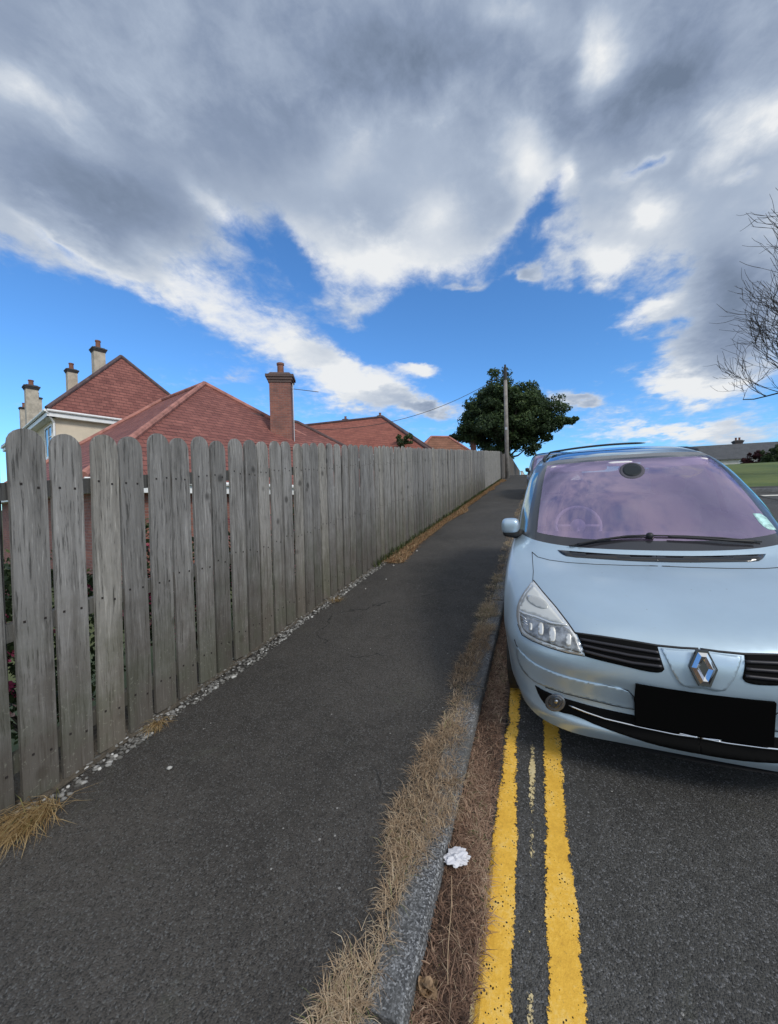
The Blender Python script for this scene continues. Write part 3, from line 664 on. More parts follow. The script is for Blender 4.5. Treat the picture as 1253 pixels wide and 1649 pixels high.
# ------------------------------------------------------------ garden plants behind the fence
def leafcloud(cents, rads, per, size, squash=1.0):
    """positions and quads of leaf-sized faces filling clumps"""
    V = []; r_out = []
    n = len(cents)*per
    c = np.repeat(np.asarray(cents, float), per, 0); rr = np.repeat(np.asarray(rads, float), per)
    dd = rng.normal(0, 1, (n, 3)); dd /= np.linalg.norm(dd, axis=1)[:, None]
    p = c+dd*(rr*rng.uniform(.25, 1.0, n)**.5)[:, None]*np.array([1, 1, squash])
    a = rng.normal(0, 1, (n, 3)); a /= np.linalg.norm(a, axis=1)[:, None]
    b = np.cross(a, dd+rng.normal(0, .4, (n, 3))); b /= np.linalg.norm(b, axis=1)[:, None]+1e-6
    s = size*rng.uniform(.6, 1.4, n)
    V = np.stack([p-a*(s*.5)[:, None], p+b*(s*.32)[:, None], p+a*(s*.5)[:, None], p-b*(s*.32)[:, None]], 1).reshape(-1, 3)
    F = np.arange(n*4).reshape(-1, 4)
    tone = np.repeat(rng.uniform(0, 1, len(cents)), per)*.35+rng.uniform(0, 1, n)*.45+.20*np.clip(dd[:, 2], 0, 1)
    return V, F, np.clip(tone, 0, 1)
def bush(name, loc, rx, ry, h, nclump, per, size, mat, label, cat, group=None, blossom=0, stem=True):
    t = empty(name, loc); tag(t, label, cat, group)
    cents = []
    while len(cents) < nclump:
        p = rng.uniform(-1, 1, 3)
        if .35 < np.linalg.norm(p) < 1: cents.append((p[0]*rx, p[1]*ry, h*.55+p[2]*h*.45))
    V, F, tn = leafcloud(cents, rng.uniform(.10, .22, nclump)*min(rx, ry, h)*1.6, per, size)
    np_mesh('foliage', V, F, mat, t, {'rnd': tn})
    mb = MB()
    for k in range(7):
        c = cents[k*3 % nclump]; mb.tube([(random.uniform(-.04, .04), random.uniform(-.04, .04), -.1), (c[0]*.4, c[1]*.4, c[2]*.5), c], [.02, .013, .006], 5)
    mb.build('stem', M_bark, t)
    if blossom:
        bc = np.array(cents)[rng.integers(0, nclump, blossom)]+rng.normal(0, .10, (blossom, 3))
        V, F, tn = leafcloud(bc, np.full(blossom, .045), 14, .034)
        rb = np.repeat(rng.uniform(0, 1, blossom), 14)*.8+rng.uniform(0, .2, blossom*14)
        np_mesh('blossom', V, F, M_blossom, t, {'rnd': rb})
    return t
G_B = 'flowering bushes in the garden'
for k, (bx_, by_, bw_, bh_, lb) in enumerate([(-3.35, 1.6, .8, 1.25, 'pink-flowered bush seen through the gaps between the first pickets'),
        (-3.45, 3.0, .9, 1.35, 'dark bush with pale pink flowers behind the fence before its middle gaps'),
        (-3.35, 4.7, 1.0, 1.2, 'bush with magenta flowers behind the pickets above the gravel')]):
    bush('flowering_bush', (bx_, by_, g(by_)), .6, bw_, bh_, 70, 60, .05, M_shrub, lb, 'bush', G_B, blossom=130)
bush('tall_shrub', (-8.0, 23.6, g(23.6)+.2), .8, .8, 3.5, 70, 110, .14, M_shrub, 'dark green shrub rising above the fence between the red and brown roofs', 'shrub')

# ------------------------------------------------------------ houses
def at_zc(px, py, zc):
    r = RT*(px-PW/2)/FPX+UP*(PH/2-py)/FPX+FW; return EYE+r*zc
def plane_uv(pts):
    p = [Vector(q) for q in pts]; nrm = (p[1]-p[0]).cross(p[2]-p[0]).normalized()
    if nrm.z < 0: nrm = -nrm
    h = Vector((0, 0, 1)).cross(nrm)
    h = h.normalized() if h.length > 1e-4 else Vector((1, 0, 0))
    s_ = nrm.cross(h).normalized()
    return [(q.dot(h), q.dot(s_)) for q in p]
def faces_uv(name, polys, mat, parent=None):
    vs = []; fs = []; uvs = []
    for pts in polys:
        b = len(vs); vs += [tuple(p) for p in pts]; fs.append(tuple(range(b, b+len(pts)))); uvs += plane_uv(pts)
    me = bpy.data.meshes.new(name); me.from_pydata(vs, [], fs); me.update(); ul = me.uv_layers.new(name='UVMap')
    for lp in me.loops: ul.data[lp.index].uv = uvs[lp.vertex_index]
    return link(name, me, mat, parent)
def solid_roof(name, polys, mat, parent, th=.12):
    """roof planes with a closed, thick edge"""
    allp = list(polys)
    for pts in polys:
        low = [(p[0], p[1], p[2]-th) for p in pts]; allp.append(low[::-1])
        n = len(pts)
        for i in range(n):
            a, b = pts[i], pts[(i+1) % n]
            allp.append([a, (a[0], a[1], a[2]-th), (b[0], b[1], b[2]-th), b])
    return faces_uv(name, allp, mat, parent)
def hip_house(name, label, P0, d1, w1, w2, zg, ze, zr, hip, over=.35, wallm=None, wall2=None, tile=None, ridge=None, splitz=None, gable=False, hipk=None, hk2=None):
    """P0: front-left wall corner (xy); d1 along the front wall; body extends along d2 (left of d1)"""
    d1 = Vector((d1[0], d1[1], 0)).normalized(); d2 = Vector((-d1.y, d1.x, 0)); P0 = Vector((P0[0], P0[1], 0))
    t = empty(name, (P0.x, P0.y, zg)); tag(t, label, 'house'); base = t.location.copy()
    pt = lambda a, b, z: (P0+d1*a+d2*b)+Vector((0, 0, z))-base
    polys = lambda z0, z1: [[pt(*a, z0), pt(*b, z0), pt(*b, z1), pt(*a, z1)] for a, b in (((0, 0), (w1, 0)), ((w1, 0), (w1, w2)), ((w1, w2), (0, w2)), ((0, w2), (0, 0)))]
    if splitz: faces_uv('lower_wall', polys(zg-.6, splitz), wall2, t); faces_uv('wall', polys(splitz, ze), wallm, t)
    else: faces_uv('wall', polys(zg-.6, ze), wallm, t)
    o_ = over; m_ = w1/2
    A, B, D, E_ = pt(-o_, -o_, ze), pt(w1+o_, -o_, ze), pt(w1+o_, w2+o_, ze), pt(-o_, w2+o_, ze)
    hk = hipk if hipk is not None else m_
    R1, R2 = pt(m_, hk, zr), pt(m_, w2-m_, zr)
    if w2 <= w1: R2 = pt(m_, max(hk+.2, w2-hk), zr)
    if hk2 is not None: R2 = pt(m_, w2-hk2, zr)
    rf = solid_roof('roof', [[A, B, R1], [B, D, R2, R1], [D, E_, R2], [E_, A, R1, R2]], tile, t)
    hp = MB()
    for a, b in ((A, R1), (B, R1), (D, R2), (E_, R2), (R1, R2)): hp.tube([a+Vector((0, 0, .03)), b+Vector((0, 0, .05))], .10, 8)
    hp.build('ridge_tiles', ridge or M_ridge, rf)
    gt = MB()
    for a, b in ((A, B), (B, D), (D, E_), (E_, A)):
        e = (b-a).normalized(); out_ = Vector((e.y, -e.x, 0))
        gt.tube([a+out_*.06+Vector((0, 0, -.07)), b+out_*.06+Vector((0, 0, -.07))], .062, 8)
        vs = [a+Vector((0, 0, -.13)), b+Vector((0, 0, -.13)), b+Vector((0, 0, -.34)), a+Vector((0, 0, -.34))]
        gt.add([v-out_*.003 for v in vs], [(0, 1, 2, 3)])
        inn = [v-out_*o_ for v in (vs[2], vs[3])]
        gt.add([vs[3]-out_*.003, vs[2]-out_*.003, inn[0], inn[1]], [(0, 1, 2, 3)])
    gt.build('gutter', M_white, t)
    return t, pt, base
def window(t, pt, side, a, z0, z1, wd, base):
    """side: function (u, depth) -> (a, b) local footprint coords"""
    fr = MB(); gl = MB()
    def q_(u0, u1, zz0, zz1, dep, mb):
        c = [side(u0, dep), side(u1, dep)]; c2 = [side(u0, dep-.06), side(u1, dep-.06)]
        v = [pt(*c[0], zz0), pt(*c[1], zz0), pt(*c[1], zz1), pt(*c[0], zz1), pt(*c2[0], zz0), pt(*c2[1], zz0), pt(*c2[1], zz1), pt(*c2[0], zz1)]
        mb.add(v, [(0, 1, 2, 3), (7, 6, 5, 4), (0, 4, 5, 1), (1, 5, 6, 2), (2, 6, 7, 3), (3, 7, 4, 0)])
    f_ = .07
    q_(a, a+wd, z0, z0+f_, .05, fr); q_(a, a+wd, z1-f_, z1, .05, fr); q_(a, a+f_, z0+f_, z1-f_, .05, fr); q_(a+wd-f_, a+wd, z0+f_, z1-f_, .05, fr)
    q_(a+wd/2-.03, a+wd/2+.03, z0+f_, z1-f_, .05, fr); q_(a+f_, a+wd/2-.03, (z0+z1)/2+.2, (z0+z1)/2+.25, .045, fr)
    q_(a-.08, a+wd+.08, z0-.08, z0, .09, fr)
    wo = fr.build('window', M_white, t); q_(a+f_, a+wd-f_, z0+f_, z1-f_, .02, gl); gl.build('pane', M_glass, wo)
def chimney(t, P, wx, wy, z0, z1, rz, body, capm, pots, base, label=None):
    cx, cy = P[0]-base[0], P[1]-base[1]
    H_ = z1-z0
    polys = []
    def ring(s0, s1, za, zb):
        def c4(s_, z):
            return [(cx+(x*wx*s_)*math.cos(rz)-(y*wy*s_)*math.sin(rz), cy+(x*wx*s_)*math.sin(rz)+(y*wy*s_)*math.cos(rz), z-base[2]) for x, y in ((-.5, -.5), (.5, -.5), (.5, .5), (-.5, .5))]
        lo, hi = c4(s0, za), c4(s1, zb)
        return [[lo[i], lo[(i+1) % 4], hi[(i+1) % 4], hi[i]] for i in range(4)], lo, hi
    p, _, _ = ring(1, 1, z0, z1-.55*wx*.9); st = faces_uv('chimney', p, body, t)
    cap = []; zc = z1-.55*wx*.9; steps = [(1.0, 1.10), (1.10, 1.2), (1.2, 1.32)]; hh = .55*wx*.9/4
    for s0, s1 in steps:
        p, lo, hi = ring(s1, s1, zc, zc+hh); cap += p; cap.append(lo[::-1]); cap.append(hi); zc += hh
    p, lo, hi = ring(1.12, .9, zc, z1); cap += p; cap.append(hi)
    faces_uv('chimney_cap', cap, capm, st)
    for dx, pr, ph in pots:
        mb = MB(); px_, py_ = cx+dx*math.cos(rz), cy+dx*math.sin(rz)
        mb.lathe([(0, 0), (pr*1.15, 0), (pr*1.1, .06), (pr*.92, .1), (pr*.88, ph*.8), (pr*1.05, ph*.84), (pr*1.05, ph), (pr*.7, ph), (pr*.7, ph*.6), (0, ph*.6)], (px_, py_, z1-base[2]-.02), 14)
        mb.build('chimney_pot', M_pot, st, smooth=False)
    return st

# A: tall cream house at the left
d1A = Vector((.31, .95, 0)).normalized(); d2A = Vector((-d1A.y, d1A.x, 0))
LA = Vector((-22.1, 11.45, 0))-d1A*(-.35)-d2A*(-.35)
zA = 11.4; _p = Vector(tuple(EYE+(RT*(195-PW/2)/FPX+UP*(PH/2-575)/FPX+FW)*((zA-EYE[2])/(RT*(195-PW/2)/FPX+UP*(PH/2-575)/FPX+FW)[2])))-LA; _p.z = 0
aA, bA_ = _p.dot(d1A), _p.dot(d2A)
tA, ptA, bA = hip_house('cream_house', 'cream-rendered house with a steep red hipped roof at the left behind the fence', LA, d1A, 2*aA, 15, g(11)-.2, 6.9, zA, 4.1,
                        wallm=M_cream, wall2=M_brick, tile=M_tile, ridge=M_ridge_d, splitz=4.3, hipk=bA_)
window(tA, ptA, lambda u, dep: (-dep, u), .55, 4.75, 6.35, 1.7, bA)
window(tA, ptA, lambda u, dep: (u, -dep), 1.5, 2.2, 3.6, 1.4, bA)
mb = MB()
for pa, pb in (((-.35, -.38, 6.75), (-.05, -.07, 6.3)), ((-.05, -.07, 6.3), (-.05, -.07, 2.0))): mb.tube([ptA(*pa), ptA(*pb)], .05, 8)
mb.build('downpipe', M_white, tA)
mb = MB(); mb.add([ptA(a, b, z) for a, b in ((-.03, -.03), (2*aA+.03, -.03)) for z in (4.24, 4.36)], [(0, 1, 3, 2)]); mb.box(tuple(ptA(aA, -.02, 4.3)), (.09, 2*aA+.1, .12), rz=-math.atan2(d1A.x, d1A.y))
mb.build('string_course', M_white, tA)
rzA = math.atan2(d1A.y, d1A.x)
def stack(t, base, pxc, ytop, ybase, wpx, zc, pots, body, capm, rz):
    a = at_zc(pxc, ytop, zc); b = at_zc(pxc, ybase, zc); wd = wpx/FPX*zc
    wd *= .80
    chimney(t, (a[0], a[1]), wd, wd, b[2]-3.2, a[2], rz, body, capm, pots, base)
stack(tA, bA, 158, 561, 598, 19, 27.0, [(0, .16, .55)], M_stack, M_slateblk, rzA)
stack(tA, bA, 115, 595, 625, 16, 27.5, [(0, .15, .45)], M_stack, M_slateblk, rzA)
# the house behind it, of which only the chimneys show
tF, ptF, bF = hip_house('rear_house', 'house hidden behind the cream one, only its cream chimneys showing at the left edge', tuple(at_zc(82, 800, 39)[:2]), (.45, .893), 7, 4.6, 1.5, 6.2, 8.6, 3,
                        wallm=M_cream, tile=M_tile_far, ridge=M_ridge_d)
stack(tF, bF, 50, 621, 665, 19, 38.0, [(0, .22, .55)], M_stack, M_slateblk, rzA)
stack(tF, bF, 62, 640, 668, 9, 41.0, [(-.1, .16, .5)], M_stack, M_slateblk, rzA)
stack(tF, bF, 37, 656, 680, 10, 42.0, [(0.1, .18, .5)], M_stack, M_slateblk, rzA)

# B + C: lower red-roofed house nearer the road
eB = Vector((.967, -.253, 0)).normalized(); nB = Vector((.253, .967, 0)).normalized()
apx = Vector((-14.09, 13.39, 0)); D_ = 6.4
cB = apx+eB*(D_-.35)-nB*(D_-.35)
tB, ptB, bB = hip_house('red_roofed_house', 'low house with a pinkish-red hipped roof just behind the fence', cB, nB, 2*(D_-.35), 4.1+(D_-.35)+.2, g(12)-1.0, 2.58, 7.5, D_, wallm=M_brick, tile=M_tile, ridge=M_ridge, hipk=D_-.35, hk2=.2)
r1, r2 = at_zc(398, 667, 19.6), at_zc(478, 680, 20.4)
zrC = 6.05
def on_z(px, py, z):
    r = RT*(px-PW/2)/FPX+UP*(PH/2-py)/FPX+FW; return EYE+r*((z-EYE[2])/r[2])
c1, c2 = Vector(on_z(398, 667, zrC)), Vector(on_z(479, 681, zrC))
eC = (c2-c1); eC.z = 0; eC.normalize(); nC = Vector((-eC.y, eC.x, 0)); hwC = 2.6; zeC = 4.3
c0 = c1-eC*2.5
E1, E2 = c2+eC*hwC*.75-nC*hwC, c2+eC*hwC*.75+nC*hwC
E0, E3 = c0-nC*hwC, c0+nC*hwC
f3 = lambda v, z: Vector((v.x, v.y, z))-bB
rfC = solid_roof('wing_roof', [[f3(E0, zeC), f3(E1, zeC), f3(c2, zrC), f3(c0, zrC)], [f3(E1, zeC), f3(E2, zeC), f3(c2, zrC)], [f3(E2, zeC), f3(E3, zeC), f3(c0, zrC), f3(c2, zrC)]], M_tile, tB)
hp = MB()
for a, b in ((f3(c0, zrC), f3(c2, zrC)), (f3(E1, zeC), f3(c2, zrC)), (f3(E2, zeC), f3(c2, zrC))): hp.tube([a, b+Vector((0, 0, .03))], .09, 8)
hp.build('ridge_tiles', M_ridge_d, rfC)
W1 = [c0-nC*(hwC-.35), c2+eC*(hwC*.75-.35)-nC*(hwC-.35), c2+eC*(hwC*.75-.35)+nC*(hwC-.35), c0+nC*(hwC-.35)]
faces_uv('wing_wall', [[f3(W1[i], .6), f3(W1[i+1], .6), f3(W1[i+1], zeC-.08), f3(W1[i], zeC-.08)] for i in range(3)], M_brick, tB)
a_ = at_zc(452, 603, 17.0)
stB = chimney(tB, (a_[0], a_[1]), .90, .66, 1.0, a_[2], math.atan2(RT[1], RT[0])+.12, M_brick, M_brick_d, [(0.0, .155, .50)], bB)
# aerial on the chimney
ar = empty('tv_aerial', tuple(at_zc(474, 700, 16.8))); tag(ar, 'thin TV aerial with a boom of short rods beside the brick chimney', 'aerial')
M_aer = plain('aerial_alloy', (.10, .10, .11), .6)
b0 = Vector(at_zc(474, 700, 16.8)); top = Vector(at_zc(473, 618, 16.8)); ba, bb = Vector(at_zc(470, 626, 16.75)), Vector(at_zc(512, 631, 17.3))
mb = MB(); mb.tube([Vector((0, 0, -.4)), Vector((0, 0, top.z-b0.z))], .018, 6); mb.build('mast', M_metal, ar)
mb = MB(); mb.tube([ba-b0, bb-b0], .016, 6); mb.build('boom', M_aer, ar)
mb = MB(); bd = (bb-ba).normalized(); sd = Vector((0, 0, 1)).cross(bd).normalized()*.35+Vector((0, 0, .12))
for i in range(14):
    p = ba+(bb-ba)*(i/13)-b0; k = 1-.5*i/13; mb.tube([p-sd*.5*k, p+sd*.5*k], .011, 5)
mb.tube([ba-b0+Vector((0, 0, .18)), ba-b0-Vector((0, 0, .18))], .009, 5)
mb.build('rods', M_aer, ar)

# D: further red roof
zrD, zeD = 8.5, 5.4
dL, dR = Vector(on_z(497, 685, zrD)), Vector(on_z(616, 672, zrD)); h_r = Vector(on_z(664, 716, 6.55))
eD = (dR-dL); eD.z = 0; LD = eD.length; eD.normalize(); nD = Vector((-eD.y, eD.x, 0))
run = 4.6
cD = dR+eD*(run-.35)-nD*(run-.35)
tD, ptD, bD = hip_house('orange_roofed_house', 'house with a plain orange-red hipped roof farther up behind the fence', cD, nD, 2*(run-.35), LD+run*2+3, 2.2, 5.1, zrD, run, wallm=M_brick, tile=M_tile_far, ridge=M_ridge_d, hipk=run-.35)
for px_, py_ in ((556, 671), (614, 665)):
    a = at_zc(px_, py_, 31); chimney(tD, (a[0]-.6, a[1]+1.2), .42, .42, 7.6, a[2]+.1, .4, M_brick_d, M_slateblk, [(0, .1, .25)], bD)
# E: small brown roof and stub stack by the tree
e_ = Vector(on_z(706, 704, 8.2)); e2 = Vector(on_z(722, 704, 8.2)); eE = Vector((e2.x-e_.x, e2.y-e_.y, 0)); LE = eE.length; eE.normalize(); nE = Vector((-eE.y, eE.x, 0)); run = 2.6
cE = Vector((e2.x, e2.y, 0))+eE*(run-.35)-nE*(run-.35)
tE, ptE, bE = hip_house('brown_roofed_house', 'small brown-tiled roof peeping over the fence left of the big tree', cE, nE, 2*(run-.35), LE+2*run, 2.8, 5.6, 8.2, run, wallm=M_brick, tile=M_tile_brown, ridge=M_ridge, hipk=run-.35)
a = at_zc(762, 702, 40); chimney(tE, (a[0], a[1]), .52, .52, 3.0, a[2], .3, M_brick, M_brick, [], bE)

# G: long low bungalow across the grass on the right
def rightpt(px, py, zc): return Vector(at_zc(px, py, zc))
gl_, gr_ = rightpt(1130, 740, 56), rightpt(1330, 735, 52)
dG = Vector((gr_.x-gl_.x, gr_.y-gl_.y, 0)); wG = dG.length; dG.normalize(); nG = Vector((-dG.y, dG.x, 0))
zgG, zeG, zrG = 4.1, gl_.z, at_zc(1200, 715, 58)[2]
tG = empty('bungalow', (gl_.x, gl_.y, zgG)); tag(tG, 'long low bungalow with a grey roof and pale walls across the grass on the right', 'house'); bG = tG.location.copy()
pg = lambda a, b, z: Vector((gl_.x, gl_.y, 0))+dG*a+nG*b+Vector((0, 0, z))-bG
faces_uv('wall', [[pg(*a, zgG-.5), pg(*b, zgG-.5), pg(*b, zeG), pg(*a, zeG)] for a, b in (((0, 0), (wG, 0)), ((wG, 0), (wG, 7)), ((wG, 7), (0, 7)), ((0, 7), (0, 0)))]+[[pg(0, 0, zeG), pg(0, 7, zeG), pg(0, 3.5, zrG-.05)], [pg(wG, 0, zeG), pg(wG, 7, zeG), pg(wG, 3.5, zrG-.05)]], M_pale, tG)
rG = solid_roof('roof', [[pg(-.3, -.4, zeG-.1), pg(wG+.3, -.4, zeG-.1), pg(wG+.3, 3.5, zrG), pg(-.3, 3.5, zrG)], [pg(wG+.3, 7.4, zeG-.1), pg(-.3, 7.4, zeG-.1), pg(-.3, 3.5, zrG), pg(wG+.3, 3.5, zrG)]], M_tile_grey, tG, .14)
a = at_zc(1188, 709, 59); chimney(tG, (a[0], a[1]), .95, .75, zrG-1.2, a[2], math.atan2(dG.y, dG.x), M_brick_d, M_slateblk, [(-.22, .13, .42), (.22, .13, .42)], bG)
for a0, wd in ((4.4, 1.6), (8.2, 1.3), (11.5, 2.0), (15.5, 1.6)):
    window(tG, pg, lambda u, dep: (u, -dep), a0, zeG-1.55, zeG-.35, wd, bG)

# ------------------------------------------------------------ right-hand side: grass bank, side road, bushes, bare tree
def lawnmat():
    m, t = newmat('lawn'); oc = t.n('ShaderNodeTexCoord').outputs['Object']
    a = t.noise(oc, .5, 5, .6); b = t.noise(t.v('MULTIPLY', oc, (1, 1, 1)), 14, 5, .7)
    col = t.mix(t.ss(a, .35, .65), (.075, .115, .022, 1), (.135, .165, .035, 1))
    col = t.mix(t.m('MULTIPLY', t.ss(b, .45, .7), .5), col, (.055, .08, .018, 1))
    t.put(t.b.inputs['Base Color'], col); t.b.inputs['Roughness'].default_value = .9
    bn = t.n('ShaderNodeBump', i_Strength=.8, i_Distance=.04); t.put(bn.inputs['Height'], b); t.put(t.b.inputs['Normal'], bn.outputs[0]); return m
M_lawn = lawnmat()
strip('lawn', [6.6, 8, 10, 12, 15, 20, 30, 60], [16.6, 17.5, 18.5, 19, 20, 22, 24, 26, 28, 30, 31, 33, 35, 37, 40, 50, 60], lambda x, y: g(y)+.06, M_lawn)
strip('side_road', [6.05, 8, 9.0, 14, 30, 60], [11.5, 12, 13, 14, 15, 15.75], lambda x, y: g(y)-.012-.0, M_road)
strip('far_pavement', [6.2, 8, 9.3, 14, 30, 60], [15.91, 16.2, 16.6], lambda x, y: g(y)+.09, M_path)
strip('right_verge', [6.2, 8, 14, 40], [y for y in YS if -30 <= y <= 11.5], lambda x, y: g(y)+.08, M_lawn)
k = MB(); k.add([(6.05, 15.75, g(15.75)-.1), (60, 15.75, g(15.75)-.1), (60, 15.75, g(15.75)+.1), (6.05, 15.75, g(15.75)+.1), (6.05, 15.90, g(15.90)-.1), (60, 15.90, g(15.90)-.1), (60, 15.90, g(15.90)+.1), (6.05, 15.90, g(15.90)+.1)], [(0, 1, 2, 3), (3, 2, 6, 7), (0, 3, 7, 4)])
k.build('side_kerb', M_kerb)['kind'] = 'structure'
kerb_run('far_kerb', 6.05, 6.2, 16, 50, -1)
strip('right_edging', [6.2, 6.6], [y for y in YS if 16.5 <= y <= 50], lambda x, y: g(y)+.07, M_path)
M_wline = plain('white_paint', (.62, .60, .52), .7, var=.2, vs=20)
wl_ = strip('white_line', [6.15, 7, 8, 9.3], [14.6, 14.9], lambda x, y: g(y)-.004, M_wline)
def at(px, py, zc): return at_zc(px, py, zc)
p = at(1222, 748, 38); bush('red_bush', (p[0], p[1], g(p[1])+.05), 1.3, 1.0, 1.9, 60, 90, .16, M_redleaf, 'dark red-leaved bush on the lawn in front of the bungalow', 'bush')
p = at(1255, 750, 36); bush('green_bush', (p[0], p[1], g(p[1])+.05), 1.4, 1.2, 2.1, 60, 90, .16, M_shrub, 'brown-green rounded bush at the right edge beside the red one', 'bush')

def bare_tree(loc, H):
    t = empty('bare_tree', loc); tag(t, 'leafless tree reaching in from the right edge with fine upturned twigs', 'tree')
    tr = MB(); br = MB()
    rnd = random.Random(11)
    def grow(p, d, L, r, depth, mb):
        n = 4 if depth < 4 else 3; pts = [p]; rad = [r]; dd = d.copy(); q_ = p.copy()
        for i in range(n):
            dd = (dd+Vector((rnd.uniform(-1, 1), rnd.uniform(-1, 1), rnd.uniform(-.5, 1.0)))*.17+Vector((0, 0, .06 if depth > 1 else 0))).normalized()
            q_ = q_+dd*(L/n); pts.append(q_.copy()); rad.append(r*(1-.45*(i+1)/n))
        (tr if depth == 0 else br).tube(pts, rad, 9 if depth == 0 else (6 if depth < 3 else 4), cap=depth == 0)
        if depth >= 6: return
        kids = [9, 4, 4, 3, 3, 2][depth]
        for i in range(kids):
            j = rnd.randint(max(1, n-2), n) if i < kids-1 else n
            if depth >= 1 and i == 0: j = 1
            a = rnd.uniform(0, 6.283); tilt = rnd.uniform(.35, .95 if depth else 1.35) if i else rnd.uniform(.1, .35)
            o1 = dd.orthogonal().normalized(); o2 = dd.cross(o1)
            nd = (dd*math.cos(tilt)+(o1*math.cos(a)+o2*math.sin(a))*math.sin(tilt)).normalized()
            if nd.z < -.15: nd.z *= -.3; nd.normalize()
            grow(pts[j].copy(), nd, L*rnd.uniform(.58, .82), max(.010, rad[j]*rnd.uniform(.55, .72)), depth+1, mb)
    grow(Vector((0, 0, -.2)), Vector((0, 0, 1)), H*.24, .24, 0, tr)
    tr.build('trunk', M_barebark, t, smooth=True); br.build('branches', M_barebark, t)
    return t
bare_tree((13.0, 20.9, g(20.9)), 21.5)

# ------------------------------------------------------------ the big tree beyond the crest
def crown_tree(loc, cz, rx, ry, rz_, nclump, per, size):
    t = empty('broadleaf_tree', loc); tag(t, 'large round dark-leaved tree at the top of the path behind the pole', 'tree')
    cents = []; rads = []
    k = 0
    while len(cents) < nclump:
        p = rng.normal(0, 1, 3); p /= np.linalg.norm(p); r = rng.uniform(.15, 1)**.45
        lob = .80+.22*math.sin(3*math.atan2(p[1], p[0])+1)*abs(p[2])+.16*mnoise.noise(Vector(p)*2.3)*2
        c = p*r*lob
        if c[2] < -.93: continue
        # flat layers with gaps between them
        cents.append((c[0]*rx, c[1]*ry, cz+c[2]*rz_)); rads.append(rng.uniform(.4, .95))
    for a in np.linspace(0, 1, 9):      # one long low limb to the right
        cents.append((rx*(.65+.38*a), -.5, cz-rz_*(.30-.12*a)+rng.uniform(-.2, .2))); rads.append(.85-.5*a)
        cents.append((-rx*(.6+.42*a), -.3, cz-rz_*(.36-.02*a)+rng.uniform(-.2, .2))); rads.append(.8-.45*a)
    V, F, tn = leafcloud(cents, rads, per, size, .7)
    np_mesh('crown', V, F, M_leaf, t, {'rnd': tn})
    tr = MB(); tr.tube([(0, 0, -.3), (.05, 0, 1.2), (-.05, 0, 2.6), (0, 0, cz-rz_*.4)], [.42, .34, .30, .26], 10)
    for i in range(26):
        c = Vector(cents[i*7 % nclump]); st = Vector((0, 0, random.uniform(1.8, cz)))
        tr.tube([st, st.lerp(c, .5)+Vector((0, 0, -.3)), c], [.13, .08, .03], 6)
    tr.build('trunk', M_bark, t, smooth=True)
crown_tree((-3.1, 42.0, g(42)), 6.3, 6.2, 5.4, 4.5, 480, 190, .23)

# ------------------------------------------------------------ timber pole and wire
pb = Vector((-2.12, 28.6, g(28.6)+.05)); ptop = Vector(at_zc(818, 592, 27.35))
pole = empty('utility_pole', tuple(pb)); tag(pole, 'tall grey timber utility pole at the end of the picket fence', 'pole')
H_ = ptop.z-pb.z
mb = MB(); mb.tube([(0, 0, -.3), (0, 0, H_*.5), (0, 0, H_-.9)], [.15, .135, .12], 12); mb.build('shaft', plain('pole_wood', (.24, .22, .20), .85, var=.25, vs=3), pole, smooth=True)
mb = MB(); mb.tube([(0, 0, H_-.9), (0, 0, H_)], [.135, .11], 10); mb.box((0, 0, H_+.08), (.12, .12, .2)); mb.tube([(0, -.12, H_-.25), (0, .12, H_-.25)], .04, 6)
for s_ in (-1, 1): mb.tube([(s_*.2, 0, H_-.4), (s_*.05, 0, H_-.4)], .03, 6)
mb.build('pole_top', plain('pole_fittings', (.03, .03, .03), .7), pole)
mb = MB(); mb.box((0, -.15, H_*.45), (.14, .02, .18)); mb.build('number_tag', M_metal, pole)
mb = MB(); a = Vector((pb.x, pb.y, ptop.z-.4)); b = Vector(at_zc(470, 690, 23.5)); 
mb.tube([a.lerp(b, t_/24)+Vector((0, 0, -1.25*4*(t_/24)*(1-t_/24))) for t_ in range(25)], .018, 5, cap=False)
tag(mb.build('overhead_wire', M_black), 'thin overhead wire sagging from the timber pole to the house with the chimney', 'wire')
# ------------------------------------------------------------ the parked minivan
CAR_X, CAR_Y, CAR_YAW, CAR_S = .667, 2.2, -.02, .98
_a = math.atan(SL)
EX = Vector((math.cos(CAR_YAW), math.sin(CAR_YAW)*math.cos(_a), math.sin(CAR_YAW)*math.sin(_a)))
EV = Vector((-math.sin(CAR_YAW), math.cos(CAR_YAW)*math.cos(_a), math.cos(CAR_YAW)*math.sin(_a)))
EW = EX.cross(EV)
CO = Vector((CAR_X, CAR_Y, SL*CAR_Y))
CM = Matrix(((EX[0], EV[0], EW[0], CO[0]), (EX[1], EV[1], EW[1], CO[1]), (EX[2], EV[2], EW[2], CO[2]), (0, 0, 0, 1))) @ Matrix.Scale(CAR_S, 4)
CMI = CM.inverted()
car = empty('minivan', (0, 0, 0)); car.matrix_world = CM
tag(car, 'light metallic blue minivan parked facing downhill on the double yellow lines', 'car')

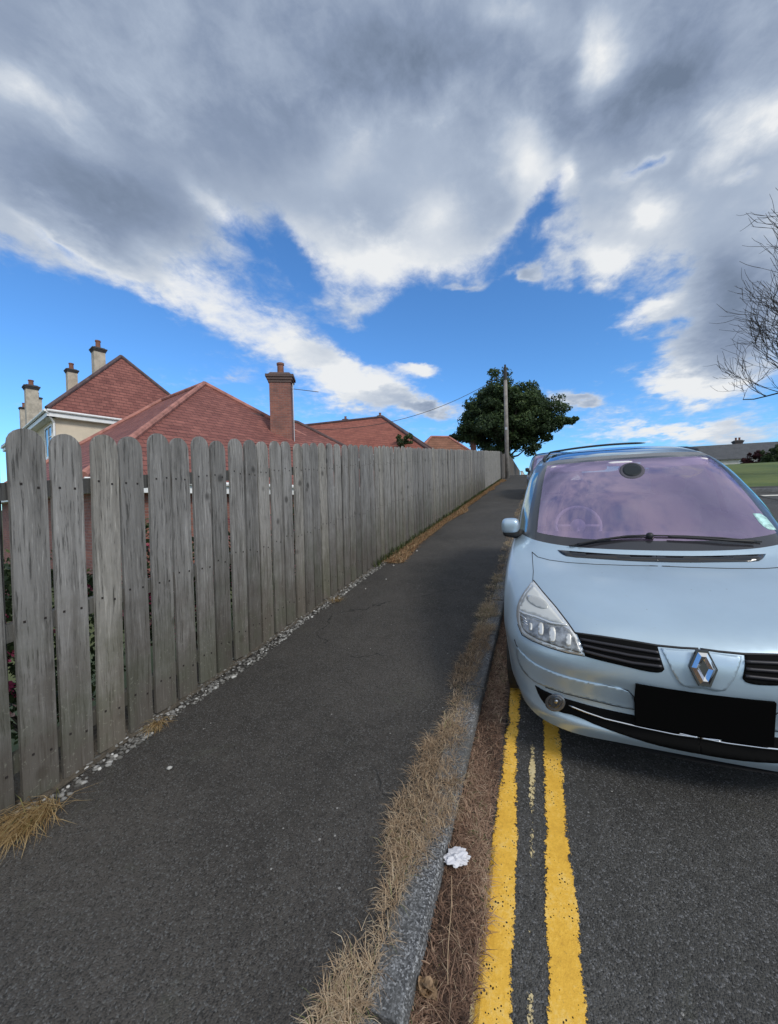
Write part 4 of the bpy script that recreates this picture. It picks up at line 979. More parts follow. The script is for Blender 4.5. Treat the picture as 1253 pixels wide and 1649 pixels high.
def paint(name, col, flake=.5):
    m, t = newmat(name); b = t.b
    oc = t.n('ShaderNodeTexCoord').outputs['Object']
    n1 = t.noise(oc, 2.4, 5, .6); n2 = t.noise(oc, 26, 5, .7)
    c = t.mix(t.ss(n1, .3, .7), (*[x*.96 for x in col], 1), (*[x*1.03 for x in col], 1))
    c = t.mix(t.m('MULTIPLY', t.ss(n2, .62, .76), .16), c, (.34, .35, .34, 1))
    sp = t.n('ShaderNodeTexVoronoi', i_Scale=24.0); t.put(sp.inputs['Vector'], oc)
    sk = t.m('MULTIPLY', t.m('LESS_THAN', sp.outputs['Distance'], .10), t.m('GREATER_THAN', t.n('ShaderNodeSeparateColor', i_0=sp.outputs['Color']).outputs[0], .90))
    c = t.mix(t.m('MULTIPLY', sk, .35), c, (.14, .15, .16, 1))
    t.put(b.inputs['Base Color'], c); b.inputs['Metallic'].default_value = flake
    t.put(b.inputs['Roughness'], t.lin(n2, .3, .8, .30, .42)); b.inputs['Coat Weight'].default_value = .7; t.put(b.inputs['Coat Roughness'], t.lin(n2, .3, .8, .04, .13))
    return m
M_paint = paint('blue_car_paint', (.45, .575, .675))
M_paint_b = paint('dark_car_paint', (.02, .022, .026), .3)
M_chrome = plain('chrome', (.75, .76, .78), .12, metal=1.0)
M_gloss = plain('gloss_black', (.008, .008, .009), .12, coat=.6)
M_trim = plain('rubber_trim', (.018, .018, .019), .6)
M_vent = plain('grille_plastic', (.022, .021, .026), .38)
M_tyre = plain('tyre_rubber', (.016, .016, .016), .85, bump=(50, .4, .004))
M_rim = plain('alloy', (.48, .49, .50), .3, metal=.9)
M_int = plain('interior', (.11, .10, .11), .8)
M_seat = plain('seat_cloth', (.11, .105, .115), .9)
M_light = plain('light_plastic', (.75, .73, .72), .6)
def glassmat(name, tint, refl, k0, k1, rough=.015):
    m, t = newmat(name); t.t.nodes.remove(t.b)
    tr = t.n('ShaderNodeBsdfTransparent'); tr.inputs[0].default_value = (*tint, 1)
    gl = t.n('ShaderNodeBsdfGlossy', i_Roughness=rough); gl.inputs[0].default_value = (*refl, 1)
    lw = t.n('ShaderNodeLayerWeight', i_Blend=.35)
    oc = t.n('ShaderNodeTexCoord').outputs['Object']
    bn = t.n('ShaderNodeBump', i_Strength=.035, i_Distance=.05); t.put(bn.inputs['Height'], t.noise(oc, 1.6, 2)); t.put(gl.inputs['Normal'], bn.outputs[0])
    df = t.n('ShaderNodeBsdfDiffuse'); df.inputs[0].default_value = (.45, .42, .44, 1)
    mx = t.n('ShaderNodeMixShader', i_0=t.lin(lw.outputs['Facing'], 0, 1, k0, k1)); t.t.links.new(tr.outputs[0], mx.inputs[1]); t.t.links.new(gl.outputs[0], mx.inputs[2])
    m2 = t.n('ShaderNodeMixShader', i_0=t.m('MULTIPLY', t.ss(t.noise(oc, 3.5, 5, .7), .35, .8), .10)); t.t.links.new(mx.outputs[0], m2.inputs[1]); t.t.links.new(df.outputs[0], m2.inputs[2])
    t.t.links.new(m2.outputs[0], t.out.inputs[0]); return m
M_ws = glassmat('windscreen_glass', (.78, .68, .84), (.92, .70, .92), .32, .80)
M_sideglass = glassmat('side_glass', (.42, .55, .48), (.8, .95, .92), .10, .9)
M_roofglass = glassmat('roof_glass', (.42, .46, .50), (.72, .88, 1.0), .25, .95)

# body shell: waterlines from the sill up to the roof; 8 points round the front, then flank, tail corner and tail
fr = [
 [(0, .03, .24), (.32, .05, .228), (.53, .10, .20), (.69, .185, .19), (.785, .29, .20), (.84, .42, .22), (.87, .56, .24), (.88, 1.25, .20)],
 [(0, .0, .295), (.32, .02, .287), (.53, .07, .270), (.70, .16, .262), (.80, .28, .268), (.862, .42, .285), (.893, .57, .31), (.90, 1.25, .29)],
 [(0, .012, .335), (.32, .032, .33), (.53, .085, .322), (.71, .175, .318), (.815, .295, .325), (.877, .43, .345), (.904, .58, .37), (.91, 1.25, .36)],
 [(0, .035, .43), (.32, .052, .43), (.54, .10, .43), (.73, .188, .43), (.84, .305, .435), (.892, .44, .445), (.914, .585, .46), (.918, 1.25, .45)],
 [(0, .014, .53), (.32, .034, .53), (.55, .084, .535), (.745, .176, .54), (.853, .295, .545), (.905, .44, .55), (.926, .595, .56), (.926, 1.25, .55)],
 [(0, -.004, .625), (.32, .018, .63), (.55, .075, .635), (.75, .175, .645), (.862, .30, .65), (.916, .45, .655), (.938, .61, .66), (.934, 1.25, .66)],
 [(0, .045, .775), (.30, .07, .778), (.50, .13, .78), (.68, .245, .785), (.825, .395, .79), (.91, .55, .795), (.945, .70, .80), (.944, 1.25, .79)],
 [(0, .25, .882), (.30, .27, .882), (.50, .325, .885), (.665, .42, .888), (.79, .54, .892), (.895, .68, .895), (.944, .82, .89), (.950, 1.25, .88)],
 [(0, .52, .945), (.30, .535, .945), (.50, .575, .947), (.655, .64, .95), (.775, .735, .953), (.878, .84, .955), (.932, .95, .953), (.946, 1.28, .95)],
 [(0, .80, .990), (.30, .815, .990), (.50, .85, .993), (.65, .90, .997), (.765, .965, 1.003), (.855, 1.05, 1.01), (.912, 1.13, 1.012), (.932, 1.36, 1.01)],
 [(0, .905, 1.050), (.30, .92, 1.052), (.50, .965, 1.056), (.645, 1.035, 1.062), (.752, 1.12, 1.07), (.822, 1.24, 1.075), (.885, 1.42, 1.072), (.912, 1.62, 1.068)],
 [(0, 1.17, 1.225), (.29, 1.185, 1.225), (.485, 1.235, 1.228), (.63, 1.31, 1.232), (.735, 1.395, 1.238), (.80, 1.50, 1.24), (.862, 1.66, 1.238), (.888, 1.82, 1.235)],
 [(0, 1.44, 1.395), (.28, 1.455, 1.394), (.47, 1.505, 1.392), (.61, 1.58, 1.39), (.714, 1.665, 1.388), (.772, 1.76, 1.386), (.826, 1.90, 1.384), (.852, 2.05, 1.382)],
 [(0, 1.72, 1.540), (.27, 1.735, 1.538), (.45, 1.78, 1.534), (.585, 1.85, 1.528), (.69, 1.93, 1.52), (.742, 2.02, 1.514), (.788, 2.14, 1.51), (.815, 2.30, 1.508)],
 [(0, 2.00, 1.648), (.26, 2.015, 1.646), (.43, 2.055, 1.641), (.56, 2.12, 1.634), (.655, 2.19, 1.622), (.705, 2.28, 1.612), (.748, 2.42, 1.604), (.768, 2.60, 1.60)],
 [(0, 2.32, 1.712), (.25, 2.33, 1.710), (.41, 2.37, 1.705), (.53, 2.43, 1.697), (.612, 2.51, 1.684), (.655, 2.60, 1.672), (.69, 2.74, 1.664), (.705, 2.92, 1.66)],
 [(0, 2.75, 1.742), (.21, 2.76, 1.741), (.35, 2.79, 1.737), (.45, 2.84, 1.730), (.52, 2.90, 1.720), (.556, 3.0, 1.712), (.58, 3.12, 1.708), (.59, 3.3, 1.706)],
 [(0, 3.1, 1.752), (0, 3.15, 1.752), (0, 3.2, 1.752), (0, 3.26, 1.752), (0, 3.3, 1.752), (0, 3.36, 1.752), (0, 3.42, 1.752), (0, 3.5, 1.752)],
]
rows = []
for i, f_ in enumerate(fr):
    u7, v7, w7 = f_[7]
    k = max(0, (i-9)/8)
    if i <= 9: vs_ = (2.2, 3.2, 4.05); us = (u7*1.0, u7*1.0, u7*.975); rc = (u7*.80, 4.50); rcn = 4.62
    elif i < 15: vs_ = (2.2+.45*k*1.6, 3.2+.2*k, 4.02); us = (u7*.995, u7*.98, u7*.93); rc = (u7*.78, 4.47-.36*k); rcn = 4.60-.42*k
    elif i < 17: vs_ = ((3.2, 3.6, 3.95), (3.5, 3.65, 3.8))[i-15]; us = (u7, u7*.98, u7*.93); rc = (u7*.75, (4.12, 3.9)[i-15]); rcn = (4.18, 3.95)[i-15]
    else: vs_ = (3.55, 3.6, 3.65); us = (0, 0, 0); rc = (0, 3.7); rcn = 3.75
    dz = -.012 if 10 <= i < 17 else 0
    rows.append([Vector(p) for p in f_]+[Vector((us[0], vs_[0], w7)), Vector((us[1], vs_[1], w7+dz)), Vector((us[2], vs_[2], w7+2*dz)), Vector((rc[0], rc[1], w7+2*dz)), Vector((0, rcn, w7+2*dz))])
NR, NC = len(rows), len(rows[0])
def cr(p0, p1, p2, p3, t):
    return .5*((2*p1)+(-p0+p2)*t+(2*p0-5*p1+4*p2-p3)*t*t+(-p0+3*p1-3*p2+p3)*t**3)
def refine_cols(row, k):
    pre = Vector((-row[1].x, row[1].y, row[1].z)); post = Vector((-row[-2].x, row[-2].y, row[-2].z))
    ext = [pre]+row+[post]; o = []
    for i in range(len(row)-1):
        for j in range(k): o.append(cr(ext[i], ext[i+1], ext[i+2], ext[i+3], j/k))
    return o+[row[-1].copy()]
KC, KR = 6, 6
rc_ = [refine_cols(r, KC) for r in rows]
grid = []
for i in range(NR-1):
    a, b, c, e = rc_[max(0, i-1)], rc_[i], rc_[i+1], rc_[min(NR-1, i+2)]
    for j in range(KR): grid.append([cr(a[k], b[k], c[k], e[k], j/KR) for k in range(len(b))])
grid.append(rc_[-1])
gr_, gc_ = len(grid), len(grid[0])
for r in grid:
    for p in r: p.x = max(p.x, 0.0)
    r[0].x = 0.0; r[-1].x = 0.0
def face_kind(ri, ci, P):
    r, c = ri/KR, ci/KC
    if P.z < .72 and P.x > .55:
        for wv in (.94, 3.74):
            if (P.y-wv)**2+(P.z-.335)**2 < .372**2: return None
    if 10.0 <= r < 14.0:
        if c < 4: return 'ws' if (.34 <= r-10 and r < 13.84 and c < 3.84) else 'frit'
        if c < 5: return 'pillar'
        if c < 6: return 'quarter' if 10.2 < r < 13.3 else 'pillar'
        if c < 6.4: return 'body'
        if c < 8.2: return 'side1' if 10.2 < r < 13.3 else 'body'
        if c < 8.4: return 'pillar'
        if c < 10.2: return 'side2' if 10.2 < r < 13.3 else 'body'
        if c >= 11: return 'rear' if 10.3 < r < 13.4 else 'body'
        return 'body'
    if 14.0 <= r < 14.34 and c < 5: return 'header'
    if 14.34 <= r < 16.4 and c < 4.0: return 'roof'
    if 14.0 <= r < 15.2 and 4.0 <= c < 5.0: return 'roofside' if r > 14.2 and 4.2 < c else 'body'
    return 'body'
parts = {}
for i in range(gr_-1):
    for j in range(gc_-1):
        P4 = [grid[i][j], grid[i][j+1], grid[i+1][j+1], grid[i+1][j]]
        cen = (P4[0]+P4[1]+P4[2]+P4[3])/4
        kd = face_kind(i+.5, j+.5, cen)
        if kd: parts.setdefault(kd, []).append((i, j))
def grid_part(name, cells, mat, side=0, off=0.0):
    """side 0: both halves in one mesh; +1 / -1 one half"""
    vi = {}; vs = []; fs = []
    def vid(i, j, s):
        p = grid[i][j]; key = (round(p.x*s, 5), round(p.y, 5), round(p.z, 5))
        if key not in vi: vi[key] = len(vs); vs.append((p.x*s, p.y, p.z))
        return vi[key]
    for s in ((1, -1) if side == 0 else (side,)):
        for i, j in cells:
            f_ = [vid(i, j, s), vid(i, j+1, s), vid(i+1, j+1, s), vid(i+1, j, s)]
            if s < 0: f_ = f_[::-1]
            g_ = []
            for a in f_:
                if a not in g_: g_.append(a)
            if len(g_) > 2: fs.append(tuple(g_))
    me = bpy.data.meshes.new(name); me.from_pydata(vs, [], fs); me.update()
    me.polygons.foreach_set('use_smooth', [True]*len(me.polygons))
    return link(name, me, mat, car)
body = grid_part('body', parts['body'], M_paint)
grid_part('windscreen', parts['ws'], M_ws)
fz = grid_part('windscreen_surround', parts['frit'], plain('frit_black', (.03, .03, .035), .16, coat=.5))
grid_part('roof_header', parts['header'], plain('header_trim', (.17, .17, .17), .35))
grid_part('glass_roof', parts['roof'], M_roofglass)
for s in (-1, 1):
    grid_part('pillar', parts['pillar'], plain('pillar_trim', (.05, .055, .06), .3, coat=.3) if s < 0 else bpy.data.materials['pillar_trim'], s)
    grid_part('quarter_window', parts['quarter'], M_sideglass, s)
    for q_ in ('side1', 'side2'): grid_part('side_window', parts[q_], M_sideglass, s)
    if 'roofside' in parts: grid_part('roof_side_glass', parts['roofside'], M_roofglass, s)
grid_part('rear_window', parts['rear'], M_sideglass)
# closed surface used to lay trim on the body
def whole_bvh():
    vs = []; fs = []
    for s in (1, -1):
        b = len(vs); vs += [(p.x*s, p.y, p.z) for r in grid for p in r]
        for i in range(gr_-1):
            for j in range(gc_-1):
                a = b+i*gc_+j; fs.append((a, a+1, a+gc_+1, a+gc_))
    return BVHTree.FromPolygons(vs, fs)
bvh = whole_bvh()
EYEL = CMI @ Vector(EYE)
CMI3 = CMI.to_3x3()
def hit(px, py):
    r = CMI3 @ Vector(RT*(px-PW/2)/FPX+UP*(PH/2-py)/FPX+FW); r.normalize()
    loc, nrm, _, _ = bvh.ray_cast(EYEL, r)
    if loc is None: return None, None
    if nrm.dot(r) > 0: nrm = -nrm
    return loc, nrm
Z4 = lambda zx, zy: (790+zx*.3695, 880+zy*.3695)
def chaikin(p, k=2):
    for _ in range(k):
        q = []
        for i in range(len(p)):
            a, b, c = np.array(p[i-1], float), np.array(p[i], float), np.array(p[(i+1) % len(p)], float)
            v1, v2 = a-b, c-b; cs = v1.dot(v2)/(np.linalg.norm(v1)*np.linalg.norm(v2)+1e-9)
            if cs > -.55 and _ == 0: q.append(tuple(b)); continue      # keep real corners
            f = .25
            q += [tuple(b+v1*f), tuple(b+v2*f)]
        p = q
    return p
def patch(name, poly, off, mat, parent, mirror=True, depth=.012, clipx=None, step=4.0, round_=1):
    """trim panel lying on the body surface, its outline given where it shows; has a rim of its own depth"""
    poly = chaikin(poly, round_) if round_ else poly
    n = len(poly); edge = []
    for i in range(n):
        a, b = np.array(poly[i]), np.array(poly[(i+1) % n]); m = max(1, int(np.linalg.norm(b-a)/step))
        for k in range(m): edge.append(tuple(a+(b-a)*k/m))
    pts = [Vector(p) for p in edge]; ne = len(pts)
    xs = [p[0] for p in edge]; ys = [p[1] for p in edge]
    def inside(x, y):
        c = False
        for i in range(n):
            x1, y1 = poly[i]; x2, y2 = poly[(i+1) % n]
            if (y1 > y) != (y2 > y) and x < (x2-x1)*(y-y1)/(y2-y1)+x1: c = not c
        return c
    def dmin(x, y): return min(math.hypot(x-p[0], y-p[1]) for p in edge)
    y = min(ys)+step*.5
    while y < max(ys):
        x = min(xs)+step*.5
        while x < max(xs):
            if inside(x, y) and dmin(x, y) > step*.6: pts.append(Vector((x, y)))
            x += step
        y += step
    V2, _, F2, ov, _, _ = delaunay_2d_cdt(pts, [(i, (i+1) % ne) for i in range(ne)], [], 1, 1e-5)
    P3 = []; N3 = []
    for v in V2:
        l, nn = hit(v[0], v[1])
        if l is None: P3.append(None); N3.append(None); continue
        P3.append(l+nn*off); N3.append(nn)
    obs = []
    for s in ((-1, 1) if mirror else (0,)):
        vs = []; mp = {}; fs = []
        def vid(i):
            if i not in mp:
                p = P3[i]; mp[i] = len(vs); vs.append((-s*min(p.x, 0), p.y, p.z) if s else tuple(p))
            return mp[i]
        ecount = {}
        for f_ in F2:
            if any(P3[i] is None for i in f_): continue
            f_ = list(f_)
            a, b, c = [P3[i] for i in f_[:3]]
            if (b-a).cross(c-a).dot(N3[f_[0]]) < 0: f_ = f_[::-1]
            if s == 1: f_ = f_[::-1]
            fs.append(tuple(vid(i) for i in f_))
            for k in range(len(f_)): e = (f_[k], f_[(k+1) % len(f_)]); ecount[e] = 1
        low = {}
        for (a, b) in list(ecount):
            if (b, a) in ecount: continue
            for q_ in (a, b):
                if q_ not in low:
                    p = P3[q_]-N3[q_]*depth; low[q_] = len(vs); vs.append((-s*min(p.x, 0), p.y, p.z) if s else tuple(p))
            fs.append((mp[b], mp[a], low[a], low[b]))
        me = bpy.data.meshes.new(name); me.from_pydata(vs, [], fs); me.update(); me.polygons.foreach_set('use_smooth', [len(p.vertices) == 3 for p in me.polygons])
        obs.append(link(name, me, mat, parent[0 if s < 1 else 1] if isinstance(parent, (list, tuple)) else parent))
    return obs
def seam(name, pts, rad, off, mat, parent, mirror=True, n=6, step=6):
    P = []
    for i in range(len(pts)-1):
        a, b = np.array(pts[i], float), np.array(pts[i+1], float); m = max(1, int(np.linalg.norm(b-a)/step))
        for k in range(m+(1 if i == len(pts)-2 else 0)):
            l, nn = hit(*(a+(b-a)*k/m))
            if l is not None: P.append(l+nn*off)
    obs = []
    for s in ((-1, 1) if mirror else (0,)):
        mb = MB(); mb.tube([(abs(p.x)*s, p.y, p.z) if s else p for p in P], rad, n)
        obs.append(mb.build(name, mat, parent[0 if s < 1 else 1] if isinstance(parent, (list, tuple)) else parent, smooth=True))
    return obs
def Zs(l): return [Z4(*p) for p in l]
# headlights
M_hl_up = plain('lamp_housing_white', (.62, .63, .60), .25, coat=1.0)
M_hl_rim = plain('lamp_rim', (.72, .74, .74), .2, metal=.4, coat=1.0)
M_hl_dark = plain('lamp_reflector_dark', (.33, .34, .34), .38, metal=.5, coat=.5, var=.55, vs=26)
HL = Zs([(187, 148), (225, 195), (285, 265), (335, 330), (368, 377), (392, 425), (410, 477), (330, 462), (250, 437), (180, 408), (138, 383), (121, 340), (113, 295), (119, 250), (142, 205)])
hl = patch('headlight', HL, .004, M_hl_rim, car, depth=.02)
UPZ = Zs([(186, 172), (220, 212), (270, 275), (322, 338), (270, 330), (205, 303), (140, 285), (128, 270), (148, 218)])
patch('main_lens', UPZ, .008, M_hl_up, hl)
LOZ = Zs([(132, 296), (195, 318), (262, 342), (336, 352), (372, 400), (398, 466), (330, 448), (255, 424), (190, 398), (150, 372), (134, 335)])
patch('lower_reflector', LOZ, .008, M_hl_dark, hl)
for (zx, zy, zr) in ((178, 352, 13), (222, 362, 22), (272, 385, 26), (342, 408, 22)):
    patch('reflector_cup', Zs([(zx+zr*.55*math.copysign(abs(math.cos(a))**.6, math.cos(a)), zy+zr*1.25*math.copysign(abs(math.sin(a))**.6, math.sin(a))) for a in [k*math.pi/6 for k in range(12)]]), .0105, plain('cup_reflector', (.80, .79, .74), .3, metal=.4), hl, step=2.5)
patch('projector', Zs([(207+52*math.cos(a)*(.9)+10*math.sin(a), 246+26*math.sin(a)+14*math.cos(a)) for a in [k*math.pi/8 for k in range(16)]]), .0105, plain('projector_lens', (.46, .47, .45), .15, coat=1.0), hl, step=3)
seam('divider', Zs([(133, 290), (205, 312), (265, 336), (335, 345)]), .0065, .008, M_hl_rim, hl)
for k in range(3): seam('rib', Zs([(134+k*4, 306+k*13), (160+k*3, 318+k*13)]), .003, .009, M_chrome, hl)
seam('lamp_gap', Zs([(187, 148), (225, 195), (285, 265), (335, 330), (368, 377)]), .0045, .001, M_trim, car)
seam('lamp_gap', Zs([(410, 478), (330, 464), (250, 440), (180, 411), (138, 386), (119, 340)]), .0028, .001, M_trim, car)
# bonnet shut lines
seam('bonnet_edge', Zs([(368, 377), (480, 392), (600, 410), (728, 432), (830, 442), (905, 446)]), .006, .000, M_trim, car)
seam('bonnet_rear_gap', [(857, 889), (866, 897), (885, 902), (915, 906), (960, 909), (1020, 911), (1079, 912)], .0028, .0005, M_trim, car)
seam('wing_gap', [(857, 889), (858, 905), (859, 920), (858, 936)], .0022, .0004, M_trim, car)
# grille, with slats
GZ = Zs([(374, 378), (480, 395), (600, 413), (727, 434), (743, 490), (758, 535), (742, 551), (680, 545), (560, 516), (470, 495), (413, 479), (398, 430)])
gp = patch('grille', GZ, .003, M_dark, car)  # black patch on the shell paints the shade behind the slats
for k in range(3):
    o = .22+.28*k
    L = [(398+o*0, 0)]
    top_ = np.array([(385, 385), (480, 400), (600, 418), (728, 440)]); bot = np.array([(412, 474), (500, 500), (620, 530), (752, 545)])
    seam('slat', Zs([tuple(top_[i]*(1-o)+bot[i]*o) for i in range(4)]), .0085, .006, M_vent, gp)
# raised panel under the badge
patch('badge_panel', Zs([(742, 444), (830, 452), (960, 459), (970, 540), (975, 618), (838, 615), (800, 560), (765, 490)]), .005, M_paint, car, depth=.012)
# badge: chrome lozenge on dark ground
cl, cn = hit(*Z4(919, 527))
cn = Vector((0, cn.y, cn.z)).normalized(); cl = Vector((0, cl.y, cl.z))
bu, bw_ = Vector((1, 0, 0)), cn.cross(Vector((1, 0, 0))).normalized()
if bw_.z < 0: bw_ = -bw_
def loz(name, hw, hh, tw, off, th, mat, parent, inner=None, ridge=0):
    mb = MB(); o_ = [(-tw, hh), (tw, hh), (hw, .0), (tw, -hh), (-tw, -hh), (-hw, .0)]
    P = lambda a, b, z: cl+bu*a+bw_*b+cn*z
    if inner is None:
        n = 6; vs = [P(a, b, off+th) for a, b in o_]+[P(a*1.06, b*1.06, off) for a, b in o_]
        mb.add(vs, [tuple(range(5, -1, -1))]+[(i, (i+1) % n, n+(i+1) % n, n+i) for i in range(n)])
    else:
        n = 6; ii = inner; mid = [((a+c)/2, (b+e)/2) for (a, b), (c, e) in zip(o_, ii)]
        vs = [P(a, b, off) for a, b in o_]+[P(a, b, off+th) for a, b in mid]+[P(a, b, off) for a, b in ii]
        fs = []
        for i in range(n):
            k = (i+1) % n; fs += [(i, k, n+k, n+i), (n+i, n+k, 2*n+k, 2*n+i)]
        mb.add(vs, fs)
    return mb.build(name, mat, parent)
em = loz('badge', .052, .077, .022, .012, .010, M_gloss, car)
loz('chrome_lozenge', .046, .069, .0172, .0225, .013, M_chrome, em, inner=[(-.0005, .038), (.0005, .038), (.0175, .0), (.0005, -.038), (-.0005, -.038), (-.0175, .0)])
# bumper: rubbing strips, intake, fog lamps, plate
patch('bumper_strip', Zs([(112, 428), (160, 490), (250, 541), (400, 586), (520, 606), (598, 625), (624, 655), (631, 711), (540, 692), (430, 665), (330, 640), (240, 611), (190, 588), (142, 545), (117, 490)]), .004, M_paint, car, depth=.010, step=3.2, round_=2)
seam('bumper_gap', Zs([(105, 405), (113, 430), (160, 492), (250, 543), (400, 588), (520, 608), (598, 627), (626, 656), (632, 711), (540, 694), (430, 667), (330, 642), (240, 613)]), .0030, .001, M_trim, car)
it_ = patch('intake', Zs([(195, 605), (245, 634), (330, 664), (450, 698), (560, 722), (660, 742), (800, 760), (1000, 768), (1010, 915), (900, 902), (760, 874), (660, 847), (480, 788), (370, 736), (300, 722), (240, 691), (212, 650)]), .003, M_dark, car)  # black patch paints the opening's inner shade; the shell has no recess
seam('chrome_strip', Zs([(345, 690), (420, 720), (500, 748), (655, 785), (800, 815), (945, 835), (1000, 840)]), .005, .010, M_chrome, it_)
seam('intake_bar', Zs([(650, 762), (800, 790), (945, 803), (1000, 806)]), .008, .004, M_vent, it_)
fg = patch('fog_lamp', Zs([(284+44*math.cos(a), 680+39*math.sin(a)) for a in [k*math.pi/10 for k in range(20)]]), .007, plain('fog_bezel', (.22, .22, .22), .25, metal=.7), car, step=3)
patch('fog_lens', Zs([(285+31*math.cos(a), 675+26*math.sin(a)) for a in [k*math.pi/10 for k in range(20)]]), .012, plain('fog_glass', (.09, .095, .10), .08, metal=.6, coat=1), fg, step=3)
patch('fog_bulb', Zs([(290+9*math.cos(a), 672+8*math.sin(a)) for a in [k*math.pi/5 for k in range(10)]]), .015, M_chrome, fg, step=2)
mb = MB(); q0 = Vector((0, -.006, .482))
vs = []
for dy in (-.016, .02):
    for (a, b) in ((-.262, -.10), (.262, -.10), (.262, .108), (-.262, .108)): vs.append((a, q0.y+dy+.045*(a/.262)**2*.4, q0.z+b))
mb.add(vs, [(0, 1, 2, 3), (7, 6, 5, 4), (0, 4, 5, 1), (1, 5, 6, 2), (2, 6, 7, 3), (3, 7, 4, 0)])
o = mb.build('number_plate', plain('plate_black', (.0025, .0025, .0025), .9, spec=.05), car); o['label'] = 'blank black number plate'
# scuttle vent and wipers
patch('scuttle_vent', [(898, 886), (960, 891), (1012, 894), (1090, 895.5), (1092, 906), (1019, 904), (960, 900), (915, 897), (904, 892)], .004, M_gloss, car, depth=.01)
def wiper(pts, blade):
    w_ = seam('wiper', pts, .008, .022, M_black, car, mirror=False)[0]
    seam('blade', blade, .006, .010, M_trim, w_, mirror=False)
wiper([(1046, 866), (1010, 867), (965, 873), (930, 880)], [(917, 881), (960, 872), (1000, 868), (1040, 867.5)])
wiper([(1215, 876), (1170, 874), (1120, 870), (1075, 868)], [(1225, 874), (1160, 868), (1100, 865), (1048, 864)])
pv = MB(); l, nn = hit(1046, 867); pv.lathe([(0, -.01), (.022, -.01), (.022, .02), (.012, .03), (0, .03)], tuple(l+nn*.012), 12); pv.build('wiper_pivot', M_black, car, smooth=True)
# door mirrors
def rbox(bm_c, sz, p=.62, n=14):
    mb = MB(); vs = []; m = n; 
    for i in range(n+1):
        th = -math.pi/2+math.pi*i/n
        for k in range(2*m):
            ph = math.pi*k/m
            f_ = lambda c: math.copysign(abs(c)**p, c)
            vs.append((bm_c[0]+sz[0]*f_(math.cos(th))*f_(math.cos(ph)), bm_c[1]+sz[1]*f_(math.cos(th))*f_(math.sin(ph)), bm_c[2]+sz[2]*f_(math.sin(th))))
    fs = [(i*2*m+k, i*2*m+(k+1) % (2*m), (i+1)*2*m+(k+1) % (2*m), (i+1)*2*m+k) for i in range(n) for k in range(2*m)]
    mb.add(vs, fs); return mb
for s in (-1, 1):
    dm = rbox((s*.945, 1.30, 1.150), (.072, .060, .066)).build('door_mirror', M_paint, car, smooth=True)
    rbox((s*.940, 1.305, 1.098), (.068, .057, .040)).build('mirror_base', M_trim, dm, smooth=True)
    mb = MB(); mb.tube([(s*.955, 1.31, 1.10), (s*.905, 1.34, 1.075), (s*.86, 1.36, 1.065)], [.045, .040, .045], 10); mb.build('mirror_arm', M_trim, dm, smooth=True)
    mb = MB(); mb.box((s*.945, 1.362, 1.14), (.10, .006, .085)); mb.build('mirror_glass', M_chrome, dm)
# roof bars
for v0, zz0 in ((2.72, 1.762),):
    rb = MB(); rb.tube([(u, v0+.05*abs(u), zz0+.018-.10*u*u+(-.05 if abs(u) > .63 else 0)) for u in np.linspace(-.66, .30, 23)], [.004]+[.011]*20+[.009, .003], 8)
    rb.build('roof_bar', M_black, car, smooth=True)
for s in (-1, 1):
    rb = MB(); rb.tube([(s*.675, 2.45, 1.64), (s*.685, 2.55, 1.672), (s*.675, 2.8, 1.69), (s*.655, 3.4, 1.698), (s*.64, 3.9, 1.67), (s*.62, 4.05, 1.60)], [.016]*6, 8)
    rb.build('roof_rail', M_black, car, smooth=True)
# wheels
for s in (-1, 1):
    for wv in (.94, 3.74):
        wc_ = (s*.80, wv, .33)
        ty = MB(); ty.lathe([(.20, -.10), (.27, -.112), (.315, -.105), (.332, -.075), (.335, 0), (.332, .075), (.315, .105), (.27, .112), (.20, .10)], wc_, 36, 'x'); wo = ty.build('wheel', M_tyre, car, smooth=True)
        rm = MB(); rm.lathe([(.0, .06*s), (.05, .075*s), (.06, .06*s)], wc_, 20, 'x'); rm.lathe([(.205, .10*s), (.195, .06*s), (.19, -.08*s)], wc_, 30, 'x')
        for k in range(7):
            a = k*2*math.pi/7; rm.tube([(wc_[0]+s*.06, wc_[1]+.04*math.cos(a), wc_[2]+.04*math.sin(a)), (wc_[0]+s*.085, wc_[1]+.20*math.cos(a), wc_[2]+.20*math.sin(a))], [.028, .020], 6)
        rm.build('rim', M_rim, wo)
    for wv in (.94, 3.74):
        ar_ = MB(); ar_.lathe([(.375, .13*s), (.375, -.25*s), (.0, -.25*s)], (s*.80, wv, .335), 30, 'x'); ar_.build('arch_liner', M_trim, car)
# underside and cabin
mb = MB(); low = grid[0]
pts = [(p.x, p.y, .215) for p in low]+[(-p.x, p.y, .215) for p in low[::-1][1:-1]]
mb.add(pts, [tuple(range(len(pts)))]); mb.build('underbody', M_trim, car)
mb = MB(); mb.box((0, 1.36, .985), (1.42, .62, .10)); mb.box((0, 1.62, .88), (1.46, .12, .30)); mb.box((0, 1.20, 1.0), (1.2, .4, .06)); mb.build('dashboard', M_int, car)
sw = MB(); c_ = Vector((-.40, 1.80, 1.06)); e1 = Vector((1, 0, 0)); e2 = Vector((0, .50, .866))
sw.tube([c_+e1*.185*math.cos(a)+e2*.185*math.sin(a) for a in [k*2*math.pi/28 for k in range(29)]], .015, 8, cap=False)
for a in (math.pi, 0, -math.pi/2): sw.tube([c_, c_+e1*.18*math.cos(a)+e2*.18*math.sin(a)], .014, 6)
sw.lathe([(0, .02), (.055, .015), (.065, 0), (.055, -.02), (0, -.02)], tuple(c_), 16, 'y'); sw.build('steering_wheel', plain('wheel_rim', (.42, .40, .42), .45), car, smooth=True)
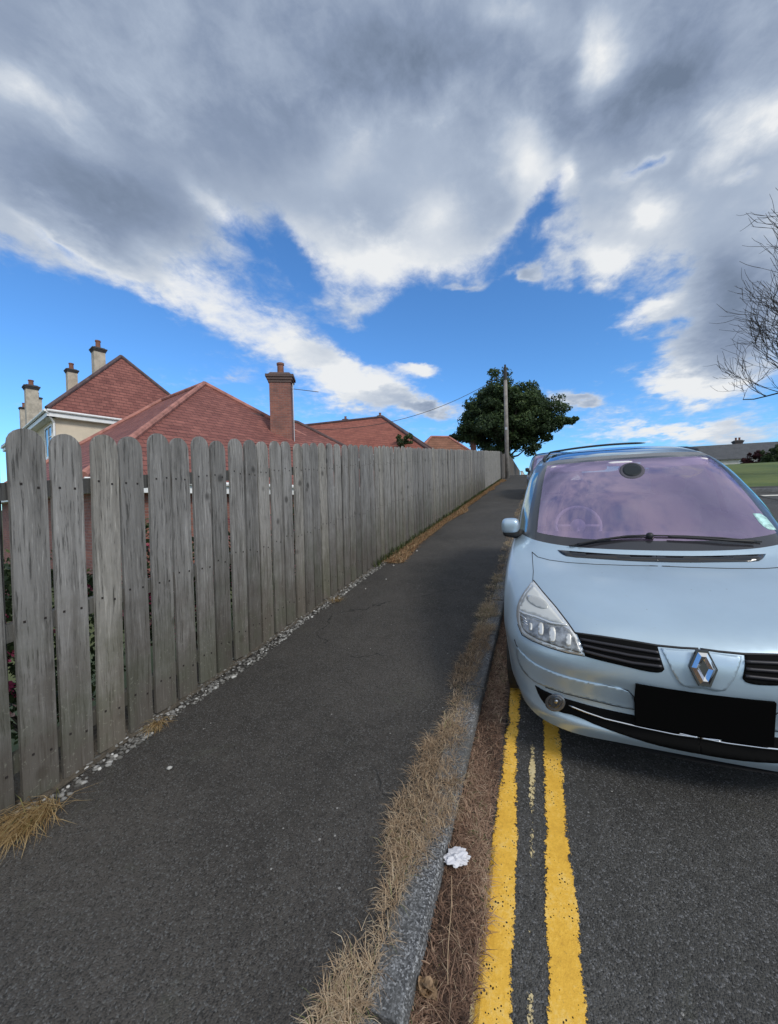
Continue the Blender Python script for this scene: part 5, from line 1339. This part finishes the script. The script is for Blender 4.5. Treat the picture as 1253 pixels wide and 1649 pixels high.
for s in (-1, 1):
    mb = rbox((s*.40, 2.28, .92), (.25, .085, .36), .5); mb.v += []; st = mb.build('seat', M_seat, car, smooth=True)
    rbox((s*.40, 2.05, .55), (.25, .27, .09), .5).build('seat_cushion', M_seat, st, smooth=True)
    rbox((s*.40, 2.31, 1.36), (.13, .05, .085), .5).build('headrest', M_seat, st, smooth=True)
    vz = rbox((s*.38, 2.07, 1.575), (.245, .045, .035), .35).build('sun_visor', M_light, car, smooth=True)
rbox((0, 3.15, .86), (.68, .09, .36), .5).build('rear_seat', M_seat, car, smooth=True)
rm_ = rbox((.035, 1.90, 1.545), (.105, .022, .048), .75).build('rear_view_mirror', M_black, car, smooth=True)
mb = MB(); mb.tube([(.03, 1.915, 1.58), (.02, 1.93, 1.615)], .022, 8); rbox((-.05, 1.93, 1.60), (.10, .05, .022), .5).build('mirror_mount', M_light, rm_, smooth=True)
mb.build('stalk', M_int, rm_)
# dark sensor housing behind the top of the glass, and its pale fixing
patch('sensor_foot', [(1018+21*math.cos(a), 758+13*math.sin(a)) for a in [k*math.pi/9 for k in range(18)]], .001, plain('sensor_foot', (.10, .095, .11), .9, spec=.1), car, mirror=False, depth=.001, step=3)
patch('sensor_cover', [(1018+15.5*math.cos(a), 757+10.5*math.sin(a)) for a in [k*math.pi/9 for k in range(18)]], .003, plain('sensor_cover', (.02, .025, .028), .6, spec=.2), car, mirror=False, depth=.002, step=3)
# sticker inside the windscreen corner
stk = patch('parking_sticker', [(1212, 827), (1229, 827), (1250, 853), (1240, 854), (1226, 846)], .0015, plain('sticker', (.42, .66, .62), .5, var=.35, vs=30), car, mirror=False, depth=.001, step=4)

# a second car parked higher up: same shapes in dark paint, shown only by its mirror and flank
car2 = empty('parked_car', (0, 0, 0)); car2.matrix_world = Matrix.Translation(Vector((-.20, 12.2, SL*12.2))) @ CM
tag(car2, 'dark car parked behind the light blue minivan, only its black door mirror showing', 'car')
def dup(o, par):
    c = o.copy(); C.objects.link(c); c.parent = par
    if o.type == 'MESH' and o.data.materials and o.data.materials[0] is M_paint:
        c.data = o.data.copy(); c.data.materials[0] = M_paint_b
    for ch in list(o.children): dup(ch, c)
for ch in list(car.children):
    if ch.name.split('.')[0] in ('sensor_foot', 'sensor_cover', 'parking_sticker', 'roof_bar', 'badge', 'number_plate'): continue
    dup(ch, car2)
